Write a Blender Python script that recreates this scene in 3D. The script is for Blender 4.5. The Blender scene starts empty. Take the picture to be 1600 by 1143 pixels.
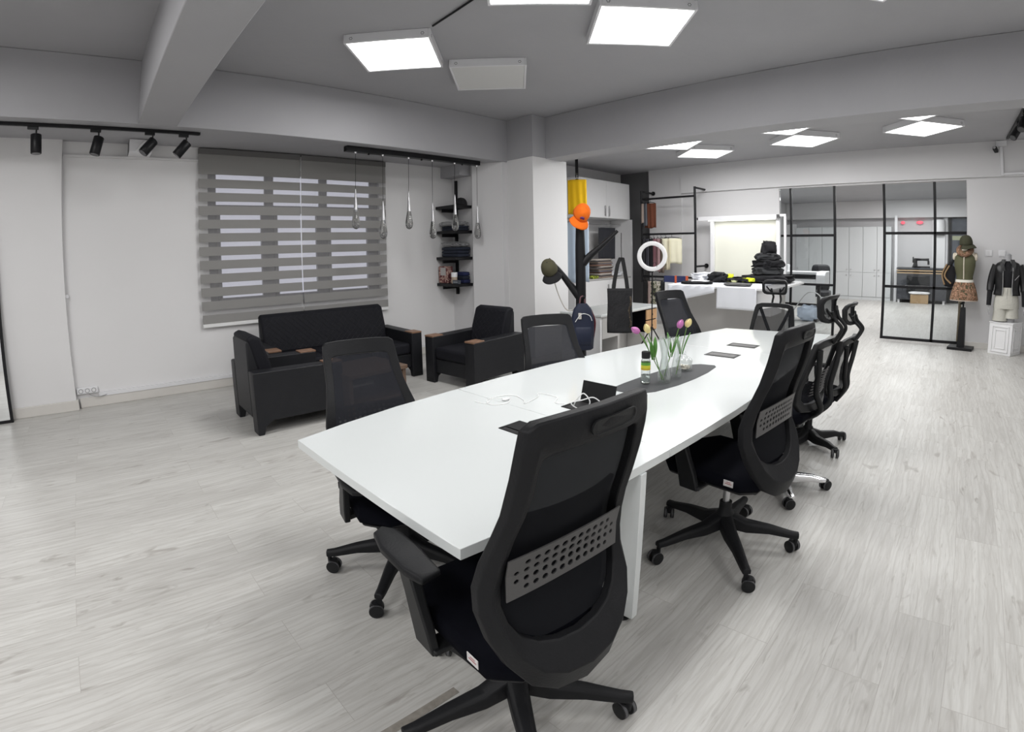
import bpy, bmesh, math, random
from mathutils import Vector, Matrix, noise
random.seed(7)
S = bpy.context.scene
COL = S.collection
PI = math.pi
def R(d): return math.radians(d)

# ------------------------------------------------------------------ materials
MATS = {}
def mat(name, col, rough=.5, metal=0, bump=0, bscale=60, var=0, vscale=6, alpha=1, emit=None, estr=0, trans=0, ior=1.45, spec=.5, coat=0, sheen=0):
    if name in MATS: return MATS[name]
    m = bpy.data.materials.new(name); m.use_nodes = True; nt = m.node_tree; b = nt.nodes['Principled BSDF']
    b.inputs['Base Color'].default_value = (*col, 1); b.inputs['Roughness'].default_value = rough; b.inputs['Metallic'].default_value = metal
    b.inputs['Alpha'].default_value = alpha; b.inputs['Transmission Weight'].default_value = trans; b.inputs['IOR'].default_value = ior
    b.inputs['Specular IOR Level'].default_value = spec; b.inputs['Coat Weight'].default_value = coat; b.inputs['Sheen Weight'].default_value = sheen
    if emit: b.inputs['Emission Color'].default_value = (*emit, 1); b.inputs['Emission Strength'].default_value = estr
    tc = nt.nodes.new('ShaderNodeTexCoord')
    if var:
        n = nt.nodes.new('ShaderNodeTexNoise'); n.inputs['Scale'].default_value = vscale; n.inputs['Detail'].default_value = 5
        nt.links.new(tc.outputs['Object'], n.inputs['Vector'])
        mx = nt.nodes.new('ShaderNodeMix'); mx.data_type = 'RGBA'
        mx.inputs[6].default_value = (*[c*(1-var) for c in col], 1); mx.inputs[7].default_value = (*[min(1, c*(1+var)) for c in col], 1)
        nt.links.new(n.outputs['Fac'], mx.inputs[0]); nt.links.new(mx.outputs[2], b.inputs['Base Color'])
    if bump:
        n2 = nt.nodes.new('ShaderNodeTexNoise'); n2.inputs['Scale'].default_value = bscale; n2.inputs['Detail'].default_value = 4
        nt.links.new(tc.outputs['Object'], n2.inputs['Vector'])
        bp = nt.nodes.new('ShaderNodeBump'); bp.inputs['Strength'].default_value = bump; bp.inputs['Distance'].default_value = .01
        nt.links.new(n2.outputs['Fac'], bp.inputs['Height']); nt.links.new(bp.outputs['Normal'], b.inputs['Normal'])
    MATS[name] = m; return m

def floor_mat():
    m = bpy.data.materials.new('pale_oak_planks'); m.use_nodes = True; nt = m.node_tree; b = nt.nodes['Principled BSDF']; L = nt.links.new
    tc = nt.nodes.new('ShaderNodeTexCoord')
    mp = nt.nodes.new('ShaderNodeMapping'); mp.inputs['Location'].default_value = (.35, .03, 0); L(tc.outputs['Object'], mp.inputs['Vector'])
    def brick(c1, c2, cm, ms):
        k = nt.nodes.new('ShaderNodeTexBrick'); k.offset = .37; k.inputs['Scale'].default_value = 1; k.inputs['Brick Width'].default_value = 1.32; k.inputs['Row Height'].default_value = .222
        k.inputs['Mortar Size'].default_value = ms; k.inputs['Mortar Smooth'].default_value = .3; k.inputs['Color1'].default_value = (*c1, 1); k.inputs['Color2'].default_value = (*c2, 1); k.inputs['Mortar'].default_value = (*cm, 1)
        L(mp.outputs['Vector'], k.inputs['Vector']); return k
    k = brick((0, 0, 0), (1, 1, 1), (.5, .5, .5), .0012)
    # shift the grain per plank
    mul = nt.nodes.new('ShaderNodeVectorMath'); mul.operation = 'SCALE'; L(k.outputs['Color'], mul.inputs[0]); mul.inputs['Scale'].default_value = 9.0
    add = nt.nodes.new('ShaderNodeVectorMath'); add.operation = 'ADD'; L(mp.outputs['Vector'], add.inputs[0]); L(mul.outputs[0], add.inputs[1])
    m2 = nt.nodes.new('ShaderNodeMapping'); m2.inputs['Scale'].default_value = (.8, 9, 1); L(add.outputs[0], m2.inputs['Vector'])
    n1 = nt.nodes.new('ShaderNodeTexNoise'); n1.inputs['Scale'].default_value = 2.2; n1.inputs['Detail'].default_value = 9; n1.inputs['Roughness'].default_value = .62; n1.inputs['Distortion'].default_value = .9; L(m2.outputs[0], n1.inputs['Vector'])
    m3 = nt.nodes.new('ShaderNodeMapping'); m3.inputs['Scale'].default_value = (1.4, 22, 1); L(add.outputs[0], m3.inputs['Vector'])
    n2 = nt.nodes.new('ShaderNodeTexNoise'); n2.inputs['Scale'].default_value = 5; n2.inputs['Detail'].default_value = 6; n2.inputs['Distortion'].default_value = .4; L(m3.outputs[0], n2.inputs['Vector'])
    m4 = nt.nodes.new('ShaderNodeMapping'); m4.inputs['Scale'].default_value = (1.7, 5, 1); L(add.outputs[0], m4.inputs['Vector'])
    n3 = nt.nodes.new('ShaderNodeTexNoise'); n3.inputs['Scale'].default_value = 1.6; n3.inputs['Detail'].default_value = 3; n3.inputs['Distortion'].default_value = 1.5; L(m4.outputs[0], n3.inputs['Vector'])
    # cathedral rings
    wv = nt.nodes.new('ShaderNodeTexWave'); wv.wave_type = 'BANDS'; wv.bands_direction = 'Y'; wv.inputs['Scale'].default_value = 1.6; wv.inputs['Distortion'].default_value = 9; wv.inputs['Detail'].default_value = 3; wv.inputs['Detail Scale'].default_value = .7; L(m4.outputs[0], wv.inputs['Vector'])
    r1 = nt.nodes.new('ShaderNodeValToRGB'); e = r1.color_ramp.elements; e[0].position = .28; e[0].color = (.44, .43, .41, 1); e[1].position = .60; e[1].color = (.565, .56, .54, 1); L(n1.outputs['Fac'], r1.inputs[0])
    def mixin(a, fac_node, ramp, amt, colr):
        rr = nt.nodes.new('ShaderNodeValToRGB'); rr.color_ramp.elements[0].position = ramp[0]; rr.color_ramp.elements[0].color = (amt,)*3+(1,); rr.color_ramp.elements[1].position = ramp[1]; rr.color_ramp.elements[1].color = (0, 0, 0, 1); L(fac_node.outputs['Fac'], rr.inputs[0])
        mx = nt.nodes.new('ShaderNodeMix'); mx.data_type = 'RGBA'; L(rr.outputs[0], mx.inputs[0]); L(a, mx.inputs[6]); mx.inputs[7].default_value = (*colr, 1); return mx.outputs[2]
    c = mixin(r1.outputs[0], n2, (.34, .5), .3, (.40, .39, .37))
    c = mixin(c, wv, (.02, .22), .35, (.40, .385, .36))
    m5 = nt.nodes.new('ShaderNodeMapping'); m5.inputs['Scale'].default_value = (1.3, 15, 1); L(add.outputs[0], m5.inputs['Vector'])
    n5 = nt.nodes.new('ShaderNodeTexNoise'); n5.inputs['Scale'].default_value = 2.6; n5.inputs['Detail'].default_value = 7; n5.inputs['Roughness'].default_value = .6; n5.inputs['Distortion'].default_value = 1.6; L(m5.outputs[0], n5.inputs['Vector'])
    c = mixin(c, n5, (.33, .41), .55, (.34, .325, .30))
    c = mixin(c, n3, (.27, .37), .75, (.31, .29, .27))
    # per plank tone
    mx = nt.nodes.new('ShaderNodeMix'); mx.data_type = 'RGBA'; mx.blend_type = 'MULTIPLY'; mx.inputs[0].default_value = 1; L(c, mx.inputs[6])
    k2 = brick((.93, .925, .92), (1.04, 1.04, 1.035), (.74, .72, .70), .0013); L(k2.outputs['Color'], mx.inputs[7])
    L(mx.outputs[2], b.inputs['Base Color'])
    b.inputs['Roughness'].default_value = .38; b.inputs['Specular IOR Level'].default_value = .45
    bp = nt.nodes.new('ShaderNodeBump'); bp.inputs['Strength'].default_value = .12; bp.inputs['Distance'].default_value = .004; L(n2.outputs['Fac'], bp.inputs['Height']); L(bp.outputs[0], b.inputs['Normal'])
    return m

def mesh_fabric(name, col, opacity, scale=330):
    """open weave: a fine regular hole pattern mixed with transparency"""
    m = bpy.data.materials.new(name); m.use_nodes = True; nt = m.node_tree; b = nt.nodes['Principled BSDF']; o = nt.nodes['Material Output']
    b.inputs['Base Color'].default_value = (*col, 1); b.inputs['Roughness'].default_value = .8; b.inputs['Specular IOR Level'].default_value = .06
    t = nt.nodes.new('ShaderNodeBsdfTransparent'); mx = nt.nodes.new('ShaderNodeMixShader')
    tc = nt.nodes.new('ShaderNodeTexCoord'); v = nt.nodes.new('ShaderNodeTexNoise'); v.inputs['Scale'].default_value = 900; v.inputs['Detail'].default_value = 1
    nt.links.new(tc.outputs['Object'], v.inputs['Vector'])
    mr = nt.nodes.new('ShaderNodeMapRange'); mr.inputs[1].default_value = .3; mr.inputs[2].default_value = .7; mr.inputs[3].default_value = opacity-.012; mr.inputs[4].default_value = opacity+.012
    nt.links.new(v.outputs['Fac'], mr.inputs[0]); nt.links.new(mr.outputs[0], mx.inputs[0])
    nt.links.new(t.outputs[0], mx.inputs[1]); nt.links.new(b.outputs[0], mx.inputs[2]); nt.links.new(mx.outputs[0], o.inputs['Surface'])
    MATS[name] = m; return m

def camo_mat(name, cols, scale):
    m = bpy.data.materials.new(name); m.use_nodes = True; nt = m.node_tree; b = nt.nodes['Principled BSDF']
    tc = nt.nodes.new('ShaderNodeTexCoord'); n = nt.nodes.new('ShaderNodeTexNoise'); n.inputs['Scale'].default_value = scale; n.inputs['Detail'].default_value = 1.5; n.inputs['Distortion'].default_value = 1.2
    nt.links.new(tc.outputs['Object'], n.inputs['Vector']); r = nt.nodes.new('ShaderNodeValToRGB'); r.color_ramp.interpolation = 'CONSTANT'
    els = r.color_ramp.elements
    while len(els) < len(cols): els.new(.5)
    for i, c in enumerate(cols): els[i].position = [0, .4, .5, .58, .66][i]; els[i].color = (*c, 1)
    nt.links.new(n.outputs['Fac'], r.inputs[0]); nt.links.new(r.outputs[0], b.inputs['Base Color']); b.inputs['Roughness'].default_value = .85
    MATS[name] = m; return m

wall_m = mat('wall_paint', (.73, .725, .73), .75, bump=.12, bscale=9, var=.025, vscale=1.3)
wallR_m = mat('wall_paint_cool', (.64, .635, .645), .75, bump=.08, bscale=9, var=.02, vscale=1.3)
grey_m = mat('grey_paint', (.385, .383, .40), .8, bump=.35, bscale=7, var=.06, vscale=1.8)
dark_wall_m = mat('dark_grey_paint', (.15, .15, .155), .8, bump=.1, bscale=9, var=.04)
base_m = mat('pale_skirting', (.63, .61, .58), .5, var=.05)
white_gloss = mat('white_lacquer', (.715, .745, .745), .13, var=.008, spec=.5, coat=.3)
white_edge = mat('white_edge_band', (.80, .80, .81), .3)
white_m = mat('white_melamine', (.76, .76, .77), .35, var=.01)
white_metal = mat('white_metal', (.74, .74, .76), .4, var=.01)
cab_grey = mat('grey_melamine', (.50, .49, .48), .5, var=.03)
black_pl = mat('black_plastic', (.011, .0115, .0125), .42, spec=.3, bump=.08, bscale=400, var=.1)
black_pl2 = mat('black_plastic_worn', (.0095, .0098, .0112), .5, spec=.25, bump=.1, bscale=120, var=.25, vscale=20)
black_metal = mat('black_metal', (.009, .009, .0105), .42, spec=.3)
black_fab = mat('black_fabric', (.004, .0043, .0068), .95, bump=.3, bscale=500, spec=.06)
lumbar_m = mat('grey_plastic', (.078, .076, .076), .45, bump=.1, bscale=300)
tyre_m = mat('grey_tyre', (.09, .09, .095), .6)
leather_m = mat('black_leather', (.012, .0125, .015), .46, spec=.35, bump=.25, bscale=180, var=.15, vscale=8)
quilt_m = mat('black_quilted_cloth', (.007, .0072, .0105), .7, spec=.25, bump=.3, bscale=200)
wood_m = mat('walnut_cap', (.21, .12, .075), .45, var=.35, vscale=18)
pine_m = mat('pine_wood', (.52, .31, .16), .5, var=.25, vscale=14)
table_wood = mat('brown_laminate', (.12, .075, .05), .5, var=.3, vscale=10)
chrome_m = mat('chrome', (.8, .8, .81), .12, metal=1)
steel_m = mat('brushed_steel', (.55, .55, .56), .3, metal=1)
mat_grey = mat('grey_leatherette', (.058, .06, .064), .6, bump=.2, bscale=200, spec=.3)
glass_m = mat('clear_glass', (1, 1, 1), .02, trans=1, ior=1.45)
pend_glass = mat('smoked_glass', (.55, .55, .54), .03, trans=.9, ior=1.4)
water_m = mat('water', (.95, 1, .97), .02, trans=1, ior=1.33)
led_m = mat('led_diffuser_on', (.9, .9, .9), .5, emit=(1, .995, .985), estr=5)
ledoff_m = mat('led_diffuser_off', (.66, .66, .65), .5, var=.01)
cable_m = mat('white_cable', (.8, .8, .8), .4)
dark_in = mat('dark_recess', (.012, .012, .013), .6)
mesh_m = mesh_fabric('black_mesh', (.010, .0105, .0125), .982)
mesh_open = mesh_fabric('open_black_mesh', (.02, .021, .024), .74)
mesh_front = mesh_fabric('charcoal_mesh', (.024, .025, .030), .92)
def pane_mat(name='partition_glass', tint=(.96, .98, .985)):
    m = bpy.data.materials.new(name); m.use_nodes = True; nt = m.node_tree; o = nt.nodes['Material Output']; nt.nodes.remove(nt.nodes['Principled BSDF'])
    t = nt.nodes.new('ShaderNodeBsdfTransparent'); t.inputs[0].default_value = (*tint, 1); g = nt.nodes.new('ShaderNodeBsdfGlossy'); g.inputs['Roughness'].default_value = .02
    f = nt.nodes.new('ShaderNodeFresnel'); f.inputs[0].default_value = 1.45; mx = nt.nodes.new('ShaderNodeMixShader')
    nt.links.new(f.outputs[0], mx.inputs[0]); nt.links.new(t.outputs[0], mx.inputs[1]); nt.links.new(g.outputs[0], mx.inputs[2]); nt.links.new(mx.outputs[0], o.inputs[0]); return m
pglass = pane_mat()
def clear_thin(name):
    m = bpy.data.materials.new(name); m.use_nodes = True; nt = m.node_tree; o = nt.nodes['Material Output']; nt.nodes.remove(nt.nodes['Principled BSDF']); K = nt.links.new
    t = nt.nodes.new('ShaderNodeBsdfTransparent'); t.inputs[0].default_value = (.965, .975, .97, 1); g = nt.nodes.new('ShaderNodeBsdfGlossy'); g.inputs['Roughness'].default_value = .03
    d = nt.nodes.new('ShaderNodeBsdfTranslucent'); d.inputs[0].default_value = (.85, .88, .87, 1)
    lw = nt.nodes.new('ShaderNodeLayerWeight'); lw.inputs[0].default_value = .25
    r = nt.nodes.new('ShaderNodeMapRange'); r.inputs[3].default_value = .05; r.inputs[4].default_value = .55; K(lw.outputs['Facing'], r.inputs[0])
    m1 = nt.nodes.new('ShaderNodeMixShader'); m1.inputs[0].default_value = .45; K(g.outputs[0], m1.inputs[1]); K(d.outputs[0], m1.inputs[2])
    m2 = nt.nodes.new('ShaderNodeMixShader'); K(r.outputs[0], m2.inputs[0]); K(t.outputs[0], m2.inputs[1]); K(m1.outputs[0], m2.inputs[2]); K(m2.outputs[0], o.inputs[0]); return m
thin_glass = clear_thin('thin_glass')

# ------------------------------------------------------------------ mesh helpers
class MB:
    def __init__(s): s.b = bmesh.new(); s.m = 0
    def _f(s, vs):
        try: f = s.b.faces.new(vs); f.material_index = s.m; return f
        except ValueError: return None
    def box(s, cx, cy, cz, sx, sy, sz, rz=0, rx=0, ry=0):
        M = Matrix.Translation((cx, cy, cz)) @ Matrix.Rotation(rz, 4, 'Z') @ Matrix.Rotation(ry, 4, 'Y') @ Matrix.Rotation(rx, 4, 'X')
        v = [s.b.verts.new(M @ Vector((x*sx/2, y*sy/2, z*sz/2))) for x in (-1, 1) for y in (-1, 1) for z in (-1, 1)]
        for q in ((0, 1, 3, 2), (4, 6, 7, 5), (0, 4, 5, 1), (2, 3, 7, 6), (0, 2, 6, 4), (1, 5, 7, 3)): s._f([v[i] for i in q])
        return s
    def b2(s, x0, x1, y0, y1, z0, z1): return s.box((x0+x1)/2, (y0+y1)/2, (z0+z1)/2, abs(x1-x0), abs(y1-y0), abs(z1-z0))
    def loft(s, rings, caps=True, closed=False):
        vr = [[s.b.verts.new(p) for p in r] for r in rings]; n = len(vr[0])
        K = len(vr); rng = range(K) if closed else range(K-1)
        for i in rng:
            a, b = vr[i], vr[(i+1) % K]
            for j in range(n): s._f([a[j], a[(j+1) % n], b[(j+1) % n], b[j]])
        if caps and not closed: s._f(list(reversed(vr[0]))); s._f(vr[-1])
        return s
    def tube(s, pts, r, n=8, caps=True):
        pts = [Vector(p) for p in pts]; K = len(pts); rings = []; up = None
        for i, p in enumerate(pts):
            t = (pts[min(i+1, K-1)] - pts[max(i-1, 0)])
            if t.length < 1e-9: t = Vector((0, 0, 1))
            t.normalize()
            if up is None:
                up = Vector((0, 0, 1)) if abs(t.z) < .9 else Vector((1, 0, 0))
            u = (up - t*up.dot(t)); u = u.normalized() if u.length > 1e-6 else t.orthogonal().normalized(); w = t.cross(u); up = u
            rr = r[i] if isinstance(r, (list, tuple)) else r
            rings.append([p + (u*math.cos(2*PI*k/n) + w*math.sin(2*PI*k/n))*rr for k in range(n)])
        return s.loft(rings, caps)
    def cyl(s, p0, p1, r0, r1=None, n=20): return s.tube([p0, p1], [r0, r0 if r1 is None else r1], n)
    def lathe(s, prof, c=(0, 0, 0), n=24, sx=1, sy=1):
        return s.loft([[(c[0]+r*sx*math.cos(2*PI*k/n), c[1]+r*sy*math.sin(2*PI*k/n), c[2]+z) for k in range(n)] for r, z in prof])
    def prism(s, pts, fn, t0, t1):
        """2D outline pts -> fn(u,v,t)"""
        return s.loft([[fn(u, v, t0) for u, v in pts], [fn(u, v, t1) for u, v in pts]])
    def grid(s, fn, nu, nv):
        g = [[s.b.verts.new(fn(i/nu, j/nv)) for j in range(nv+1)] for i in range(nu+1)]
        for i in range(nu):
            for j in range(nv): s._f([g[i][j], g[i+1][j], g[i+1][j+1], g[i][j+1]])
        return s
    def sheet(s, fn, nu, nv, th):
        """closed thin sheet: fn(u,v)->(point, normal)"""
        return s.grid(lambda u, v: fn(u, v), nu, nv)
    def blob(s, c, sz, seed=0, amp=.15, f=2.2, sub=3, sq=.6, rz=0):
        """a soft cloth-like lump"""
        t = bmesh.new(); bmesh.ops.create_icosphere(t, subdivisions=sub, radius=1); M = Matrix.Rotation(rz, 3, 'Z')
        mp = {}
        for v in t.verts:
            p = v.co.normalized(); q = Vector([math.copysign(abs(x)**sq, x) for x in p]); q *= 1 + amp*noise.noise(p*f+Vector((seed*3.1, seed, -seed))) + amp*.5*noise.noise(p*f*2.3+Vector((seed, 5, seed)))
            mp[v] = s.b.verts.new(Vector(c) + M @ Vector((q.x*sz[0]/2, q.y*sz[1]/2, q.z*sz[2]/2)))
        for f_ in t.faces: s._f([mp[v] for v in f_.verts])
        t.free(); return s
    def build(s, name, mats, parent=None, bevel=0, smooth=False, sub=0, solid=0, seg=2, angle=40, loc=None):
        me = bpy.data.meshes.new(name)
        bmesh.ops.recalc_face_normals(s.b, faces=s.b.faces)
        s.b.to_mesh(me); s.b.free()
        for m in (mats if isinstance(mats, (list, tuple)) else [mats]): me.materials.append(m)
        o = bpy.data.objects.new(name, me); COL.objects.link(o)
        if parent: o.parent = parent
        if loc: o.location = loc
        if solid: md = o.modifiers.new('s', 'SOLIDIFY'); md.thickness = solid; md.offset = 0
        if bevel: md = o.modifiers.new('b', 'BEVEL'); md.width = bevel; md.segments = seg; md.limit_method = 'ANGLE'; md.angle_limit = R(angle)
        if sub: md = o.modifiers.new('u', 'SUBSURF'); md.levels = sub; md.render_levels = sub
        if smooth or bevel or sub:
            for p in me.polygons: p.use_smooth = True
            if not sub: 
                try: me.set_sharp_from_angle(angle=R(50))
                except Exception: pass
        return o
def tag(o, label, cat, group=None):
    o['label'] = label; o['category'] = cat
    if group: o['group'] = group
    return o
def stuff(o): o['kind'] = 'stuff'; return o
def thing(name, label, cat, loc=(0, 0, 0), rz=0, group=None):
    o = bpy.data.objects.new(name, None); COL.objects.link(o); o.empty_display_size = .1
    o.location = loc; o.rotation_euler = (0, 0, rz); return tag(o, label, cat, group)
def struct(o): o['kind'] = 'structure'; return o
def copy_tree(o, parent=None):
    c = o.copy(); COL.objects.link(c)
    if parent: c.parent = parent
    for ch in list(o.children): copy_tree(ch, c)
    return c
def dup(o, loc, rz, label, group=None):
    c = copy_tree(o); c.location = loc; c.rotation_euler = (0, 0, rz); c['label'] = label
    if group: c['group'] = group
    return c
def lerp(a, b, t): return a+(b-a)*t
def interp(tab, x):
    for (x0, y0), (x1, y1) in zip(tab, tab[1:]):
        if (x-x0)*(x-x1) <= 0: 
            t = (x-x0)/(x1-x0); return y0+(y1-y0)*t
    return tab[0][1] if abs(x-tab[0][0]) < abs(x-tab[-1][0]) else tab[-1][1]
def smoothpts(pts, n=6):
    """Catmull-Rom through points"""
    P = [Vector(p) for p in pts]; out = []
    for i in range(len(P)-1):
        p0, p1, p2, p3 = P[max(i-1, 0)], P[i], P[i+1], P[min(i+2, len(P)-1)]
        for k in range(n):
            t = k/n; out.append(.5*((2*p1)+(p2-p0)*t+(2*p0-5*p1+4*p2-p3)*t*t+(3*p1-p0-3*p2+p3)*t**3))
    out.append(P[-1]); return out

# ------------------------------------------------------------------ room shell
CZ, FZ, BZ = 3.50, 3.23, 2.87          # near slab, far slab, underside of beams
struct(MB().b2(-4, 17.4, -3.2, 6.7, -.1, 0).build('floor', floor_mat()))
struct(MB().b2(-4, 5.6, -3.2, 6.7, CZ, CZ+.1).b2(5.6, 9.75, -3.2, 6.7, FZ, FZ+.3).build('ceiling', grey_m))
struct(MB().b2(9.75, 17.4, -3.2, 6.7, 2.97, 3.07).build('ceiling.001', grey_m))
WX0, WX1, WZ0, WZ1 = 1.24, 3.62, 1.0, 2.66
w = MB()
w.b2(-4, WX0, 6.42, 6.6, 0, CZ).b2(WX1, 10, 6.42, 6.6, 0, CZ).b2(WX0, WX1, 6.42, 6.6, 0, WZ0).b2(WX0, WX1, 6.42, 6.6, WZ1, CZ)
struct(w.build('wall_back', wall_m))
struct(MB().b2(-2.6, -.375, 6.33, 6.419, 0, BZ).build('wall_column', wall_m))
# upper ledge line between column and blind
struct(MB().b2(-.37, 1.14, 6.395, 6.419, 2.70, 2.725).build('trim_1', wall_m))
struct(MB().b2(-4, 5.235, 5.43, 6.419, BZ, CZ-.001).build('trim_2', grey_m, bevel=.006))
struct(MB().b2(.36, .735, -3.19, 5.429, BZ, CZ-.001).build('trim_3', grey_m, bevel=.008))
struct(MB().b2(5.5, 5.86, -3.19, 6.419, BZ+.01, CZ-.001).build('trim_4', grey_m, bevel=.006))
struct(MB().b2(5.22, 5.97, 4.91, 5.52, 0, BZ+.02).build('wall_pillar', wall_m, bevel=.004))
struct(MB().b2(5.219, 5.499, 4.909, 5.521, BZ+.02, CZ-.002).build('trim_5', grey_m))
# niche side wall behind the pillar (holds the corner shelves)
nf = lambda u, v, t: (u, v, t)
struct(MB().prism([(4.94, 6.419), (4.94, 5.93), (4.89, 5.86), (5.13, 5.44), (5.219, 5.44), (5.219, 5.521), (5.97, 5.521), (5.97, 6.419)], nf, 0, BZ-.001).build('wall_niche', wallR_m))
struct(MB().b2(4.72, 4.939, 5.95, 6.418, 2.70, BZ-.001).build('trim_10', grey_m))
# far wall with the glazed opening
OY0, OY1, OZ = -.41, 2.79, 2.65
w = MB().b2(9.63, 9.75, -3.2, OY0, 0, FZ).b2(9.63, 9.75, OY1, 4.83, 0, FZ).b2(9.63, 9.75, OY0, OY1, OZ, FZ)
struct(w.build('wall_far', wallR_m))
struct(MB().b2(9.60, 9.74, 4.83, 5.6, 0, FZ-.001).build('wall_far_column', wallR_m))
struct(MB().b2(9.57, 9.629, -3.19, 4.829, 2.68, FZ-.001).build('trim_6', wallR_m))
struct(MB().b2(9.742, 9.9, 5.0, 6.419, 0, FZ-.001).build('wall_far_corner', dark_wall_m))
struct(MB().b2(-4, 10, -3.3, -3.2, 0, CZ).build('wall_right', wall_m))
struct(MB().b2(-4.1, -4, -3.2, 6.6, 0, CZ).build('wall_left', wall_m))
# back room
struct(MB().b2(17.3, 17.4, -3.2, 6.7, 0, 2.97).build('wall_back_room_far', wallR_m))
struct(MB().b2(9.76, 17.3, 4.7, 4.8, 0, 2.97).build('wall_back_room_left', wallR_m))
struct(MB().b2(9.76, 17.3, -2.6, -2.5, 0, 2.97).build('wall_back_room_right', wallR_m))
struct(MB().b2(16.98, 17.29, -2.49, 4.69, 2.45, 2.968).build('trim_7', wallR_m))
# skirting
struct(MB().b2(-.34, 4.93, 6.385, 6.419, 0, .105).build('baseboard_back', base_m, bevel=.004))
struct(MB().b2(-2.6, -.355, 6.30, 6.329, 0, .11).b2(-.374, -.355, 6.33, 6.38, 0, .11).build('baseboard_column', base_m, bevel=.004))
struct(MB().b2(9.60, 9.629, -3.1, OY0, 0, .09).b2(9.60, 9.629, OY1+.05, 4.82, 0, .09).build('baseboard_far', base_m))
struct(MB().b2(-.13, 4.9, 6.378, 6.418, .106, .145).build('trim_8', white_metal))     # cable trunking
struct(MB().b2(.42, .84, 1.172, 1.206, .0004, .0012).build('trim_9', mat('worn_seam', (.27, .25, .22), .9, var=.4, vscale=40)))
# window with frame and frosted evening panes
frame_m = mat('grey_window_frame', (.30, .30, .31), .5)
sky_pane = mat('evening_pane', (.5, .5, .56), .25, emit=(.80, .81, .93), estr=.5)
f = MB()
for x0, x1 in ((WX0, 1.35), (1.965, 2.085), (2.72, 2.835), (3.49, WX1)): f.b2(x0, x1, 6.47, 6.55, WZ0, WZ1)
for z0, z1 in ((WZ0, WZ0+.07), (2.10, 2.2), (WZ1-.07, WZ1)): f.b2(WX0, WX1, 6.475, 6.545, z0, z1)
for x0, x1 in ((1.35, 1.965), (2.085, 2.72), (2.835, 3.49)):      # inner sash frames below the transom
    f.b2(x0, x0+.05, 6.46, 6.54, WZ0, 2.1).b2(x1-.05, x1, 6.46, 6.54, WZ0, 2.1)
wf = struct(f.build('window_1', frame_m, bevel=.004))
g = MB()
for x0, x1 in ((1.35, 1.965), (2.085, 2.72), (2.835, 3.49)): g.b2(x0, x1, 6.50, 6.515, WZ0+.06, WZ1-.06)
g.build('pane', sky_pane, wf)

# zebra blinds: opaque and sheer stripes
band_m = mat('taupe_blind_cloth', (.27, .265, .258), .85, bump=.1, bscale=500, var=.02)
sheer_m = mesh_fabric('sheer_blind_cloth', (.40, .395, .40), .2, 260)
head_m = mat('blind_headrail', (.13, .127, .125), .6)
bar_m = mat('white_bar', (.78, .78, .78), .35)
for x0, x1, lab in ((1.12, 2.415, 'taupe zebra striped window blind, left of the pair, above the sofa'), (2.43, 3.70, 'taupe zebra striped window blind, right of the pair, behind the pendant lamps')):
    t = thing('zebra_blind', lab, 'blind', ((x0+x1)/2, 6.38, 2.86), 0, 'zebra blinds on the window'); hw = (x1-x0)/2
    MB().b2(-hw, hw, -.02, .03, -.07, 0).build('headrail', head_m, t, bevel=.006)
    b = MB(); zt = -.07; b.b2(-hw, hw, -.004, -.002, -.21, zt)
    z = -.205; s_ = MB()
    for k in range(12):
        b.b2(-hw, hw, -.010, -.006, z-.105, z); s_.b2(-hw, hw, -.009, -.0085, z-.166, z-.105) if k < 11 else None; z -= .1605
    b.build('opaque_stripes', band_m, t); s_.build('sheer_stripes', sheer_m, t)
    MB().b2(-hw, hw, -.016, .004, z+.012, z+.055).build('bottom_bar', bar_m, t, bevel=.005)
    n = MB()
    xx = hw+.004 if x0 < 2 else hw+.012
    n.tube([(xx, -.02, -.03), (xx+.003, -.025, -1.0), (xx, -.02, -1.6 if x0 < 2 else -1.35)], .003, 6)
    ch = n.build('pull_chain', bar_m, t)
    MB().cyl((xx, -.024, -1.37 if x0 < 2 else -1.3), (xx, -.024, -1.42 if x0 < 2 else -1.36), .007, .005, 8).build('chain_weight', bar_m, ch)

# glazed partition: fixed left bay, open doorway, sliding right leaf
def bars(m, x0, x1, lst):
    for y0, y1, z0, z1 in lst: m.b2(x0, x1, y0, y1, z0, z1)
    return m
fx0, fx1 = 9.66, 9.70
f = bars(MB(), fx0, fx1, [(2.56, 2.60, 0, OZ), (1.755, 1.80, 0, OZ), (1.80, 2.56, 1.76, 1.805), (1.80, 2.56, .88, .92), (2.60, 2.79, 1.76, 1.80), (2.60, 2.79, .88, .92)])
p1 = struct(f.build('window_2', black_metal, bevel=.004))
MB().b2(9.675, 9.683, 1.80, 2.785, .02, OZ-.01).build('pane', pglass, p1)
f = bars(MB(), 9.635, 9.675, [(.895, .94, .03, OZ-.01), (.07, .115, .03, OZ-.01), (-.40, .895, 1.79, 1.835), (-.40, .895, .90, .945), (-.40, .895, .03, .075)])
d1 = struct(f.build('door_1', black_metal, bevel=.004))
MB().b2(9.651, 9.659, -.40, .90, .06, OZ-.02).build('pane', pglass, d1)
MB().cyl((9.62, .915, 1.18), (9.62, .915, 1.32), .012).build('handle', black_metal, d1)

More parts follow.
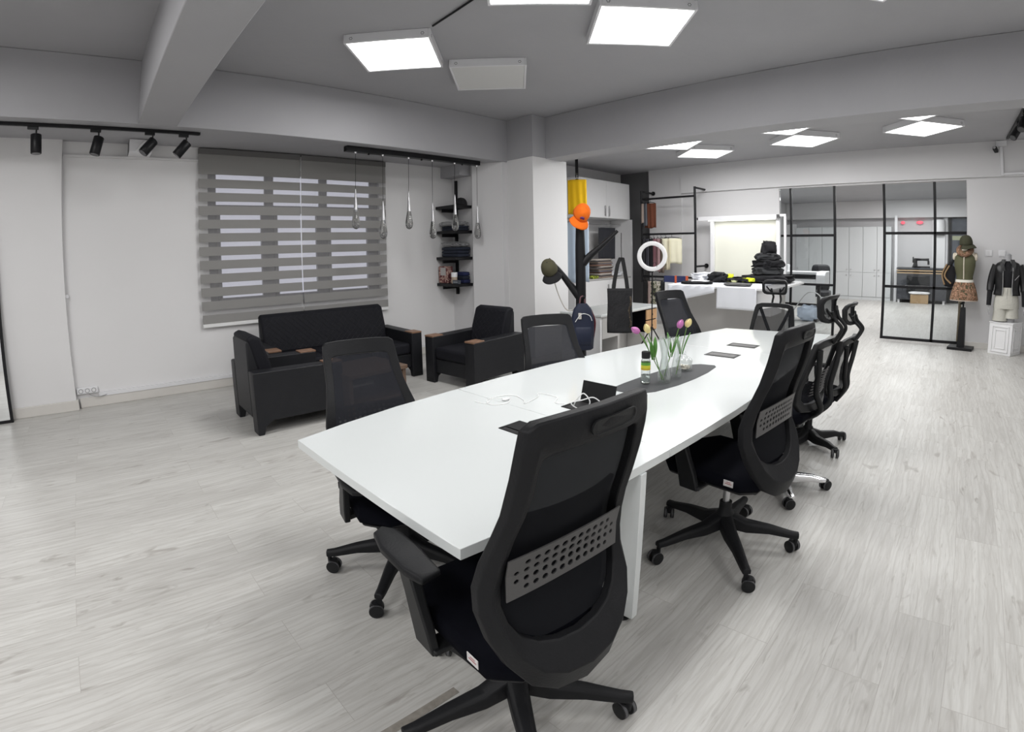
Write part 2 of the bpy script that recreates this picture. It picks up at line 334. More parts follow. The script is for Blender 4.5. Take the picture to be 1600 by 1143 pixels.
# ------------------------------------------------------------------ conference table
T = thing('conference_table', 'long white glossy boat-shaped meeting table on panel legs with dark centre inlay', 'table', (2.85, 1.58, 0))
Lt = [(.735, 2.144), (1.02, 2.222), (1.35, 2.288), (1.72, 2.326), (2.15, 2.35), (2.65, 2.35), (3.22, 2.316), (3.88, 2.228), (4.6, 2.065), (4.95, 1.975)]
Rt = [(5.12, .955), (4.6, .945), (4.0, .92), (3.4, .90), (2.9, .895), (2.45, .903), (2.03, .921), (1.76, .934), (1.51, .946), (1.1, .975), (.76, 1.007)]
def tt(p): return (p[0]-2.85, p[1]-1.58)
def clipx(pts, a, b):
    out = []
    for (x0, y0), (x1, y1) in zip(pts, pts[1:]):
        seg = sorted(((x0, y0), (x1, y1))) ; (xa, ya), (xb, yb) = seg
        lo, hi = max(xa, a), min(xb, b)
        if lo < hi:
            for x in (lo, hi): out.append((x, ya+(yb-ya)*(x-xa)/(xb-xa)))
    return sorted(set((round(x, 4), round(y, 4)) for x, y in out))
for a, b, nm in ((.5, 1.797, 'top_panel'), (1.80, 3.90, 'top_panel'), (3.903, 6, 'top_panel')):
    l = clipx(Lt, a, b); r = clipx(Rt[::-1], a, b)
    outl = [tt(p) for p in l] + [tt(p) for p in reversed(r)]
    MB().prism(outl, lambda u, v, t: (u, v, t), .712, .75).build(nm, white_gloss, T, bevel=.0015, seg=1)
for x, y0, y1 in ((1.60, .935, 2.17), (4.30, .965, 2.02)):
    lg = MB().b2(x-2.87, x-2.83, y0-1.58, y1-1.58, .022, .711).build('panel_leg', white_gloss, T, bevel=.002)
    for yy in (y0+.06, y1-.06): MB().lathe([(.0, 0), (.034, 0), (.034, .012), (.012, .014), (.012, .023)], (x-2.85, yy-1.58, 0), 16).build('foot', black_pl, lg)
MB().b2(-1.23, 1.43, -.015, .015, .33, .71).build('modesty_panel', white_m, T, bevel=.002)
il = [(2.42, 1.655), (2.55, 1.66), (2.8, 1.655), (3.05, 1.63), (3.20, 1.59), (3.30, 1.50), (3.32, 1.40), (3.28, 1.372), (3.1, 1.352), (2.9, 1.352), (2.7, 1.368), (2.5, 1.41), (2.42, 1.46), (2.385, 1.52), (2.38, 1.60)]
MB().prism([tt(p) for p in il], lambda u, v, t: (u, v, t), .7495, .7515).build('inlay_mat', mat_grey, T)
def power_box(nm, x0, x1, y0, y1, openflap):
    cx, cy = (x0+x1)/2-2.85, (y0+y1)/2-1.58; sx, sy = x1-x0, y1-y0
    m = MB(); e = .012
    m.box(cx-sx/2+e/2, cy, .7513, e, sy, .003).box(cx+sx/2-e/2, cy, .7513, e, sy, .003).box(cx, cy-sy/2+e/2, .7513, sx, e, .003).box(cx, cy+sy/2-e/2, .7513, sx, e, .003)
    fr = m.build('power_hatch', black_pl, T)
    MB().box(cx, cy, .7504, sx-.02, sy-.02, .0012).build('hatch_recess', dark_in, fr)
    if openflap == 1:      # lid standing up along the far edge
        MB().box(cx+sx/2-.004, cy-.01, .7535+.058, .006, sy-.03, .116, ry=R(14)).build('hatch_lid', black_pl, fr, bevel=.002)
    elif openflap == 0: MB().box(cx, cy, .7520, sx-.05, sy-.028, .0022).build('hatch_lid', lumbar_m, fr, bevel=.001)
    else: MB().box(cx+.01, cy+.015, .7535, sx-.05, sy-.06, .005).build('hatch_lid', black_pl, fr, bevel=.001)
power_box('a', 1.51, 1.65, 1.42, 1.66, 2)
power_box('b', 1.95, 2.10, 1.41, 1.655, 1)
power_box('c', 3.61, 3.76, 1.37, 1.615, 0)
power_box('d', 4.07, 4.21, 1.37, 1.615, 0)

# ------------------------------------------------------------------ mesh-back office chair (faces +Y, hub at origin)
YP = [(1.25, -.335), (1.15, -.32), (1.05, -.298), (.95, -.265), (.88, -.238), (.82, -.225), (.75, -.225), (.68, -.24), (.6, -.265), (.52, -.285), (.43, -.30)]
def backpos(x, z, dy=0):
    wrap = .045*min(1, (x/.22)**2) if z > .9 else .045*min(1.2, (x/.24)**2)
    return Vector((x, interp(YP, z)+wrap+dy, z))
OUT = [(0, 1.247), (.12, 1.243), (.182, 1.236), (.203, 1.218), (.208, 1.17), (.212, 1.1), (.217, 1.0), (.230, .93), (.246, .86), (.260, .79), (.262, .72), (.25, .645), (.222, .57), (.17, .492), (.10, .450), (0, .434)]
INN = [(0, 1.162), (.10, 1.158), (.14, 1.155), (.160, 1.146), (.166, 1.12), (.168, 1.06), (.174, 1.0), (.184, .93), (.193, .86), (.203, .79), (.205, .735), (.196, .685), (.172, .64), (.13, .61), (.07, .592), (0, .586)]
def full(h): return h + [(-x, z) for x, z in reversed(h[1:-1])]
def star_base(t, rot, Rr, z0, metal, rim, drop=.045):
    """five legged base with twin-wheel castors"""
    for k in range(5):
        a = rot + 2*PI*k/5; c, s_ = math.cos(a), math.sin(a)
        def P(r, z, w): return (c*r - s_*w, s_*r + c*w, z)
        rings = []
        for r, zt, th, w in ((.035, z0+.015, .085, .036), (.12, z0-.012-drop*.16, .062, .033), (.24, z0-drop*.56, .044, .027), (Rr-.03, z0-drop*.93, .034, .022), (Rr+.012, z0-drop, .030, .02)):
            rings.append([P(r, zt-th, -w), P(r, zt-th, w), P(r, zt-.012, w), P(r, zt, w*.55), P(r, zt, -w*.55), P(r, zt-.012, -w)])
        MB().loft(rings).build('base_leg', metal, t, bevel=.005, smooth=True)
        a2 = rot*3.1 + k*2.3; c2, s2 = math.cos(a2), math.sin(a2); px, py = c*Rr, s_*Rr
        m = MB().cyl((px, py, .04), (px, py, z0-drop-.028), .011, n=10)
        off = (px - c2*.018, py - s2*.018)
        m.lathe([(0, 0), (.024, 0), (.026, .012), (.02, .026), (0, .028)], (off[0], off[1], .042), 12)
        cs = m.build('caster', black_pl2, t, smooth=True)
        for sd in (-1, 1):
            q = Vector((off[0]-s2*.019*sd, off[1]+c2*.019*sd, .0325)); ax = Vector((-s2, c2, 0))
            wmb = MB(); wmb.tube([q-ax*.011, q-ax*.009, q+ax*.009, q+ax*.011], [.026, .032, .032, .026], 18)
            wmb.m = 1; wmb.tube([q-ax*.005, q+ax*.005], .0329, 18)
            wmb.build('wheel', [black_pl, tyre_m], cs, smooth=True)
def make_chair_a(name, label, lift, group, basemat, meshmat, rot, tagon=True, sy=0, pad_on=True, rec=0):
    t = thing(name, label, 'chair', group=group)
    star_base(t, rot, .385, .195, basemat, None, .075)
    MB().lathe([(.045, .12), (.05, .15), (.05, .205), (.034, .22), (.033, .27)], n=20).build('base_hub', black_pl2, t, smooth=True)
    MB().cyl((0, 0, .24), (0, 0, .43+lift), .018).build('gas_lift', steel_m, t, smooth=True)
    L = lambda p: Vector((p[0], p[1]+sy, p[2]+lift))
    def K(p):
        y, z = p[1]+.25, p[2]-.48; c, s_ = math.cos(rec), math.sin(rec)
        return L((p[0], -.25+y*c-z*s_, .48+y*s_+z*c))
    MB().box(0, -.04+sy/2, .435+lift, .17, .32-sy, .05).box(0, -.22+sy, .45+lift, .11, .14, .04).build('tilt_mechanism', black_pl, t, bevel=.01)
    MB().tube([L((.09, .02, .43)), L((.2, .03, .425)), L((.27, .04, .425))], [.007, .007, .012], 8).build('adjusting_lever', black_pl, t, smooth=True)
    # seat
    sh = lambda w0, d0, d1, r: [(-w0+r, d0), (w0-r, d0), (w0, d0+r), (w0, d1-r*1.5), (w0-r*1.5, d1), (-w0+r*1.5, d1), (-w0, d1-r*1.5), (-w0, d0+r)]
    MB().loft([[L((u, v, z)) for u, v in sh(.235*k, -.25*k, .31*k, .06)] for z, k in ((.455, .86), (.462, .95), (.478, .99))]).build('seat_shell', black_pl, t, bevel=.006)
    MB().loft([[L((u, v, z + (-.02 if v > .25 and z > .5 else 0))) for u, v in sh(.245*k, -.255*k, .315*k, .07)] for z, k in ((.478, .97), (.49, 1), (.52, 1.0), (.54, .94), (.546, .8))]).build('seat', black_fab, t, bevel=.015, seg=3)
    # back frame
    o, i = full(OUT), full(INN); n = len(o)
    def ring(pts, dy, zb=0): return [K(backpos(x, z, dy + (-.02 if z < .72 else 0)*zb)) for x, z in pts]
    mid = [((a[0]*.5+b[0]*.5), (a[1]*.5+b[1]*.5)) for a, b in zip(o, i)]
    MB().loft([ring(o, .012), ring(o, -.018), ring(mid, -.032, 1), ring(i, -.016), ring(i, .012)], closed=True).build('backrest_frame', black_pl2, t, bevel=.004, smooth=True)
    hs = [(.062*(1 if math.cos(a) >= 0 else -1) + .019*math.cos(a), .019*math.sin(a)) for a in [2*PI*(k+.5)/24 for k in range(24)]]
    MB().loft([[K(backpos(.02+x*kx, 1.203+z*(kx if kx > .9 else kx*.9), dy-.0335)) for x, z in hs] for kx, dy in ((1, .004), (1, -.0015), (.93, -.0015), (.9, .002))]).build('grip_panel', black_pl, t)
    # mesh upper and padded lower
    def fill(z0, z1, dy, nm, mm):
        def fn(u, v):
            z = lerp(z0, z1, v); half = interp([(zz, xx) for xx, zz in INN], z)+.012
            x = (u*2-1)*half; return K(backpos(x, z, dy))
        return MB().grid(fn, 10, 12).build(nm, mm, t, smooth=True)
    fill(.60, 1.155, .010, 'mesh_panel', meshmat)
    def pad(u, v):
        z = lerp(.50, .98, v); half = interp([(zz, xx) for xx, zz in INN], max(z, .6))*(.97 if z > .6 else .9); x = (u*2-1)*half
        return K(backpos(x, z, .02+.012*math.sin(PI*v)))
    if pad_on: MB().grid(pad, 8, 10).build('back_cushion', black_fab, t, smooth=True, solid=.012)
    # perforated lumbar plate
    m = MB(); NX, NZ = 13, 4
    def lp(u, v): 
        x = (u-.5)*.40; z = .748 + .125*v + .012*math.cos(PI*(u-.5)); p = backpos(0, z, -.014); p.x = x; p.y += .016*(x/.2)**2; return K(p)
    cells_x = [0, .035] + [.035+.93*(k+1)/NX for k in range(NX)] + [1.0]
    for ix in range(len(cells_x)-1):
        u0, u1 = cells_x[ix], cells_x[ix+1]
        vs = [0, .10] + [.10+.80*(k+1)/NZ for k in range(NZ)] + [1.0]
        for iz in range(len(vs)-1):
            v0, v1 = vs[iz], vs[iz+1]
            hole = 0 < ix <= NX and 0 < iz <= NZ and not (ix in (1, NX) and iz in (1, NZ))
            sq = [(u0, v0), ((u0+u1)/2, v0), (u1, v0), (u1, (v0+v1)/2), (u1, v1), ((u0+u1)/2, v1), (u0, v1), (u0, (v0+v1)/2)]
            if not hole: m._f([m.b.verts.new(lp(*q)) for q in sq]); continue
            rr = .26+.10*math.sin(PI*(ix-.5)/NX); cu, cv = (u0+u1)/2, (v0+v1)/2
            ang = [-135, -90, -45, 0, 45, 90, 135, 180]
            ho = [(cu+rr*(u1-u0)*math.cos(R(a)), cv+rr*(v1-v0)*math.sin(R(a))*.97) for a in ang]
            A = [m.b.verts.new(lp(*q)) for q in sq]; B = [m.b.verts.new(lp(*q)) for q in ho]
            for k in range(8): m._f([A[k], A[(k+1) % 8], B[(k+1) % 8], B[k]])
    bmesh.ops.remove_doubles(m.b, verts=m.b.verts, dist=.0004)
    m.build('lumbar_plate', lumbar_m, t, solid=.004)
    # spine bracket from the mechanism to the ring
    MB().tube([L((0, -.20, .45)), L((0, -.265, .458)), L((0, -.287, .50))], [.035, .035, .03], 10).build('back_bracket', black_pl, t, smooth=True)
    # armrests
    for sd in (-1, 1):
        x = .275*sd
        pst = MB().loft([[L((x+dx*w, y+dy*d, z)) for dx, dy in ((-1, -1), (1, -1), (1, 1), (-1, 1))] for z, w, d, y in ((.44, .014, .05, .06), (.52, .016, .047, .08), (.60, .016, .040, .11), (.686, .018, .038, .14))])
        pst.box(.19*sd, .04+sy, .452+lift, .19, .075, .018)
        ps = pst.build('arm_post', black_pl, t, bevel=.006)
        pd = [(-.038, -.13), (.03, -.14), (.048, -.08), (.05, .05), (.03, .13), (-.01, .15), (-.045, .11), (-.05, 0)]
        MB().loft([[L((x*.95 + sd*u*k, .19+v*k*1.15, z)) for u, v in pd] for z, k in ((.685, .9), (.691, 1), (.708, 1.0), (.714, .9))]).build('arm_pad', black_pl2, ps, bevel=.006, smooth=True)
    if tagon:
        tg = MB().box(-.2455, -.13+sy, .515+lift, .002, .05, .03).build('care_label', mat('white_label', (.62, .60, .60), .6, var=.25, vscale=90), t)
        MB().b2(-.2468, -.2463, -.147, -.113, .512+lift, .5155+lift).b2(-.2468, -.2463, -.142, -.12, .520+lift, .523+lift).build('printed_lines', mat('red_print', (.35, .08, .08), .6), tg)
    return t
grp = 'black mesh-back chairs around the meeting table'
A1 = make_chair_a('office_chair', 'black mesh-back office chair with grey perforated lumbar plate nearest the camera at the table corner', -.015, grp, black_pl2, mesh_m, R(34))
A1.location = (.925, .97, 0); A1.rotation_euler = (0, 0, R(-5))
for ch in A1.children:
    if ch.name.split('.')[0] in ('base_leg', 'caster'): ch.rotation_euler = (0, 0, R(-9))
A2 = dup(A1, (2.385, .89, 0), R(-7), 'black mesh-back office chair with grey perforated lumbar plate midway along the right table side')
for ch in A2.children:
    if ch.name.split('.')[0] in ('base_leg', 'caster'): ch.rotation_euler = (0, 0, R(4.4-27))
B1 = make_chair_a('office_chair', 'black mesh-back office chair in front of the armchairs, its back facing the lounge', -.11, grp, black_pl2, mesh_front, R(51), False, -.10, False, .28)
B1.location = (1.16, 1.985, 0); B1.rotation_euler = (0, 0, R(168))
B2 = make_chair_a('office_chair', 'black mesh-back office chair beside the coat tree on the left table side', -.14, grp, black_pl2, mesh_front, R(20), False, -.10, False, .22)
B2.location = (2.61, 2.05, 0); B2.rotation_euler = (0, 0, R(155.5))
B3 = make_chair_a('office_chair', 'black mesh-back office chair behind the tulips at the far left of the table', -.07, grp, black_pl2, mesh_front, R(20), False, -.10, False, .18)
B3.location = (4.36, 1.87, 0); B3.rotation_euler = (0, 0, R(168))

# ------------------------------------------------------------------ headrest chair (faces +Y)
def make_chair_b(name, label, basemat, lift, xback, rot):
    t = thing(name, label, 'chair', group='black headrest chairs at the table')
    star_base(t, rot, .32, .115 if basemat is not chrome_m else .125, basemat, None, .04)
    MB().lathe([(.04, .05), (.045, .09), (.04, .14), (.03, .15), (.028, .27)], n=18).build('base_hub', basemat if basemat is chrome_m else black_pl2, t, smooth=True)
    MB().cyl((0, 0, .25), (0, 0, .43+lift), .016).build('gas_lift', steel_m, t, smooth=True)
    L = lambda x, y, z: Vector((x, y, z+lift))
    MB().box(0, -.02, .43+lift, .17, .26, .05).build('tilt_mechanism', black_pl, t, bevel=.01)
    sh = [(-.18, -.21), (.18, -.21), (.24, -.15), (.245, .16), (.19, .26), (-.19, .26), (-.245, .16), (-.24, -.15)]
    MB().loft([[L(u*k, v*k, z) for u, v in sh] for z, k in ((.46, .9), (.475, .99), (.51, 1), (.53, .95), (.537, .8))]).build('seat', black_fab, t, bevel=.014, seg=3)
    yp = [(1.0, -.30), (.9, -.285), (.8, -.255), (.7, -.225), (.6, -.215), (.5, -.22)]
    def bp(x, z, dy=0): return L(x, interp(yp, z)+.05*(x/.24)**2+dy, z)
    o = [(0, .985), (.15, .98), (.20, .965), (.215, .93), (.235, .8), (.25, .68), (.245, .6), (.2, .545), (.1, .53), (0, .53)]
    i = [(0, .94), (.13, .936), (.165, .925), (.176, .9), (.198, .79), (.214, .68), (.208, .625), (.17, .59), (.09, .58), (0, .58)]
    O, I = full(o), full(i)
    MB().loft([[bp(x, z, .012) for x, z in O], [bp(x, z, -.02) for x, z in O], [bp(x, z, -.02) for x, z in I], [bp(x, z, .012) for x, z in I]], closed=True).build('backrest_frame', black_pl, t, bevel=.005, smooth=True)
    def fn(u, v):
        z = lerp(.58, .942, v); half = interp([(zz, xx) for xx, zz in i], z)+.01; return bp((u*2-1)*half, z, .008)
    MB().grid(fn, 10, 10).build('mesh_panel', mesh_open, t, smooth=True)
    for sd in (-1, 1):
        pts = [bp(sd*.165, .925, -.028), bp(sd*.11, .80, -.036), bp(sd*.055, .68, -.045), L(sd*.03, -.27, .58), L(0, -.20, .47)] if xback else [bp(sd*.19, .93, -.03), bp(sd*.17, .80, -.05), bp(sd*.13, .66, -.055), L(sd*.08, -.28, .55), L(0, -.18, .46)]
        MB().tube(smoothpts(pts, 5), .019, 8).build('back_strut', black_pl, t, smooth=True)
    if not xback:
        m = MB()
        for k in range(9): 
            z = .635+.018*k; m.tube([bp(-.13+.004*k, z, -.012), bp(0, z, -.02), bp(.13-.004*k, z, -.012)], .0042, 6)
        m.build('lumbar_grille', lumbar_m, t)
    # neck and headrest
    nk = MB()
    for sd in (-1, 1):
        nk.tube(smoothpts([L(sd*.045, -.315, .955), L(sd*.045, -.35, 1.01), L(sd*.04, -.36, 1.05), L(sd*.045, -.315, 1.10), L(sd*.05, -.30, 1.14)], 5), .012, 8)
    nk.build('headrest_neck', black_pl, t, smooth=True)
    def hp(x, z, dy): return L(x, -.285+.045*(x/.14)**2+dy-.02*((z-1.15)/.08)**2, z)
    ho = full([(0, 1.238), (.10, 1.235), (.128, 1.22), (.14, 1.19), (.135, 1.11), (.12, 1.085), (.09, 1.075), (0, 1.075)]); hi = full([(0, 1.215), (.09, 1.212), (.107, 1.204), (.116, 1.185), (.112, 1.125), (.10, 1.108), (.075, 1.10), (0, 1.10)])
    h = MB().loft([[hp(x, z, .012) for x, z in ho], [hp(x, z, -.018) for x, z in ho], [hp(x, z, -.018) for x, z in hi], [hp(x, z, .012) for x, z in hi]], closed=True).build('headrest', black_pl, t, bevel=.005, smooth=True)
    def hf(u, v): 
        z = lerp(1.09, 1.225, v); return hp((u*2-1)*.118, z, .004)
    MB().grid(hf, 8, 6).build('headrest_mesh', mesh_open, h, smooth=True)
    for sd in (-1, 1): MB().tube([hp(sd*.05, 1.10, -.02), hp(sd*.10, 1.16, -.02)], .008, 6).build('headrest_brace', black_pl, h)
    for sd in (-1, 1):
        ps = MB().tube(smoothpts([L(sd*.16, .02, .452), L(sd*.27, .02, .47), L(sd*.285, .05, .56), L(sd*.285, .06, .655)], 4), .016, 8).build('arm_post', black_pl, t, smooth=True)
        MB().box(.285*sd, .08, .668+lift, .075, .25, .026).build('arm_pad', black_pl2, ps, bevel=.01)
    return t
C1 = make_chair_b('headrest_chair', 'black headrest office chair with crossed back struts at the far head of the table', black_pl, -.015, True, R(10))
C1.location = (5.27, 1.64, 0); C1.rotation_euler = (0, 0, R(92))
C2 = make_chair_b('headrest_chair', 'black headrest office chair on a chrome star base, right table side', chrome_m, .055, False, R(-65))
C2.location = (3.27, .885, 0); C2.rotation_euler = (0, 0, R(-7))
C3 = make_chair_b('headrest_chair', 'black headrest office chair on a black star base, farthest on the right table side', black_pl, -.075, True, R(-48))
C3.location = (4.17, .90, 0); C3.rotation_euler = (0, 0, R(-4))

# ------------------------------------------------------------------ ceiling lights
def panel(x, y, zc, lab, on=True, half=.55, group='square LED ceiling panels'):
    t = thing('ceiling_light', lab, 'ceiling light', (x, y, zc), R(45), group); s_ = half*math.sqrt(2)/2*1.0
    f = MB().b2(-s_, s_, -s_, -s_+.022, -.085, -.001).b2(-s_, s_, s_-.022, s_, -.085, -.001).b2(-s_, -s_+.022, -s_+.022, s_-.022, -.085, -.001).b2(s_-.022, s_, -s_+.022, s_-.022, -.085, -.001)
    f = f.build('frame', white_metal, t, bevel=.003)
    MB().b2(-s_+.022, s_-.022, -s_+.022, s_-.022, -.078, -.07).build('diffuser', led_m if on else ledoff_m, t)
    for sx in (-.32, .32):
        v, v2 = MB(), MB()
        for k in range(6):
            a = k*PI/3; v.cyl((sx+.012*math.cos(a), -s_-.0005, -.045+.012*math.sin(a)), (sx+.012*math.cos(a), -s_+.001, -.045+.012*math.sin(a)), .004, n=8)
            v2.cyl((-s_-.0005, sx+.012*math.cos(a), -.045+.012*math.sin(a)), (-s_+.001, sx+.012*math.cos(a), -.045+.012*math.sin(a)), .004, n=8)
        v.build('vent_holes', dark_in, f); v2.build('vent_holes', dark_in, f)
    if on:
        l = bpy.data.lights.new('panel_lamp', 'AREA'); l.shape = 'SQUARE'; l.size = s_*1.8; l.energy = LAMP*(.55 if y < .5 else 1); l.color = (1, .995, .985)
        lo = bpy.data.objects.new('panel_lamp', l); COL.objects.link(lo); lo.parent = t; lo.location = (0, 0, -.09)
    return t
LAMP = 19
panel(2.437, 4.01, CZ, 'lit square ceiling panel touching the unlit one, over the left of the table')
panel(3.58, 3.97, CZ, 'unlit square ceiling panel near the pillar', on=False)
panel(3.58, 2.12, CZ, 'lit square ceiling panel over the middle of the table, largest in view')
panel(2.44, 2.17, CZ, 'lit square ceiling panel cut by the top edge of the photo beside the largest one')
panel(3.65, .29, CZ, 'square ceiling panel of which only a corner tip shows at the top edge')
fl = 'lit square ceiling panel beyond the right beam, '
panel(8.08, 3.60, FZ, fl+'nearest the white wall cabinets', half=.54)
panel(7.93, 1.88, FZ, fl+'middle of the row', half=.54)
panel(7.83, .19, FZ, fl+'nearest the mannequins', half=.54)
panel(7.02, 3.66, FZ, 'lit panel half hidden by the beam, beside the far panel nearest the cabinets', half=.54)
panel(6.86, 1.92, FZ, 'lit panel half hidden by the beam, beside the middle far panel', half=.54)
panel(6.75, .22, FZ, 'lit panel half hidden by the beam, beside the far panel nearest the mannequins', half=.54)
# unseen fill lamps without fixtures, added behind the viewer and in the back room
def lamp(x, y, z, sz, e, rot=(0, 0, 0), col=(1, .99, .98)):
    l = bpy.data.lights.new('fill_lamp', 'AREA'); l.shape = 'SQUARE'; l.size = sz; l.energy = e; l.color = col
    o = bpy.data.objects.new('fill_lamp', l); COL.objects.link(o); o.location = (x, y, z); o.rotation_euler = rot; return o
lamp(-1.6, 3.4, 3.4, 1.1, 52); lamp(-1.8, .5, 3.4, 1.1, 46); lamp(1.8, -1.6, 3.4, 1.1, 27); lamp(-1.8, -1.8, 3.4, 1.1, 42)
lamp(4.2, -1.9, 3.4, 1.1, 9); lamp(7.6, -2.0, 3.15, .9, 5)
lamp(12, 2.6, 2.96, 1.5, 85); lamp(14.8, .6, 2.96, 1.5, 90)
cb = MB(); cb.tube([(2.42, 3.40, CZ-.012), (2.40, 3.1, CZ-.012), (2.37, 2.75, CZ-.012)], .009, 6)
tag(cb.build('lamp_cable', black_pl), 'dark cable running along the ceiling from the lit panel', 'cable')

# ------------------------------------------------------------------ track lights
trk = thing('lighting_track', 'long black lighting track along the beam over the left wall', 'lighting track', (0, 5.62, BZ))
MB().b2(-2.4, .985, -.018, .018, -.034, -.001).build('rail', black_metal, trk, bevel=.003)
MB().b2(.985, 1.0, -.016, .016, -.03, -.003).build('end_cap', black_pl, trk)
lens_m = mat('dark_lens', (.06, .06, .065), .25)
def spot(x, y, z, d, lab, group='black track spotlights on the left rail'):
    t = thing('track_spotlight', lab, 'spotlight', (x, y, z), 0, group); d = Vector(d).normalized()
    MB().b2(-.05, .05, -.016, .016, -.03, -.001).build('adapter', black_pl, t, bevel=.003)
    j = Vector((.03, 0, -.095))
    MB().cyl((.03, 0, -.03), j, .008, n=10).build('stem', black_pl, t, smooth=True)
    a, b = j - d*.02, j + d*.16
    hd = MB().tube([a, a+d*.004, b-d*.003, b], [.046, .05, .05, .047], 24).build('lamp_head', black_metal, t, smooth=True)
    MB().tube([b-d*.0005, b+d*.0015], .04, 20).build('lamp_lens', lens_m, hd)
for x, d, lab in ((-.60, (.04, -.1, -1), 'black track spotlight pointing straight down, leftmost on the rail'), (-.03, (-.22, -.15, -.95), 'black track spotlight second from the left, tilted slightly'),
                  (.49, (-.55, -.2, -.7), 'black track spotlight third from the left with a bright lens edge'), (.83, (-.60, .05, -.75), 'black track spotlight at the right end of the rail by the blind')):
    spot(x, 5.62, BZ-.033, d, lab)
trk = thing('lighting_track', 'black lighting track at the right edge beyond the beam', 'lighting track', (0, -1.02, FZ))
MB().b2(6.0, 9.3, -.018, .018, -.034, -.001).build('rail', black_metal, trk, bevel=.003)
spot(8.05, -1.02, FZ-.033, (-.5, .5, -.75), 'black spotlight on the far right track, just below the beam', 'spotlights on the right rail')
spot(7.45, -1.02, FZ-.033, (-.5, .3, -.8), 'black spotlight cut by the right edge of the photo', 'spotlights on the right rail')

# ------------------------------------------------------------------ pendant lamp
pn = thing('pendant_lamp', 'black ceiling bar with six hanging teardrop glass pendants', 'pendant lamp', (3.79, 5.65, BZ))
bar = MB().b2(-1.07, 1.05, -.05, .05, -.065, -.001).build('ceiling_bar', black_metal, pn, bevel=.004)
for x in (-.75, .05, .75): MB().cyl((x, 0, -.066), (x, 0, -.085), .012).build('screw_cap', black_pl, bar)
for x, z0, z1 in ((2.857, 2.35, 1.856), (3.243, 2.214, 1.736), (3.632, 2.356, 1.859), (4.014, 2.219, 1.732), (4.40, 2.354, 1.839), (4.812, 2.208, 1.73)):
    u = x-3.79; a, b = z0-BZ, z1-BZ; h = a-b
    dr = MB().lathe([(.0, 0), (.022, .006), (.04, .025), (.049, .055), (.050, .085), (.043, .135), (.033, .19), (.024, .24)], (u, 0, b), 20).build('glass_drop', pend_glass, pn, smooth=True)
    MB().lathe([(.025, .235), (.024, .25), (.015, .36), (.008, h-.03), (.004, h)], (u, 0, b), 16).build('chrome_neck', steel_m, pn, smooth=True)
    MB().cyl((u, 0, a-.01), (u, 0, -.066), .0028, n=6).build('cord', black_pl, pn)
    MB().lathe([(.0, -.02), (.018, -.018), (.02, 0)], (u, 0, -.065), 12).build('cord_grip', chrome_m, pn, smooth=True)
    m = MB(); rnd = random.Random(int(x*100))
    for k in range(7): m.blob((u+rnd.uniform(-.02, .02), rnd.uniform(-.02, .02), b+.03+rnd.uniform(0, .045)), (.022, .022, .022), k, .2, sub=1)
    m.build('crystal_fill', chrome_m, dr, smooth=True)

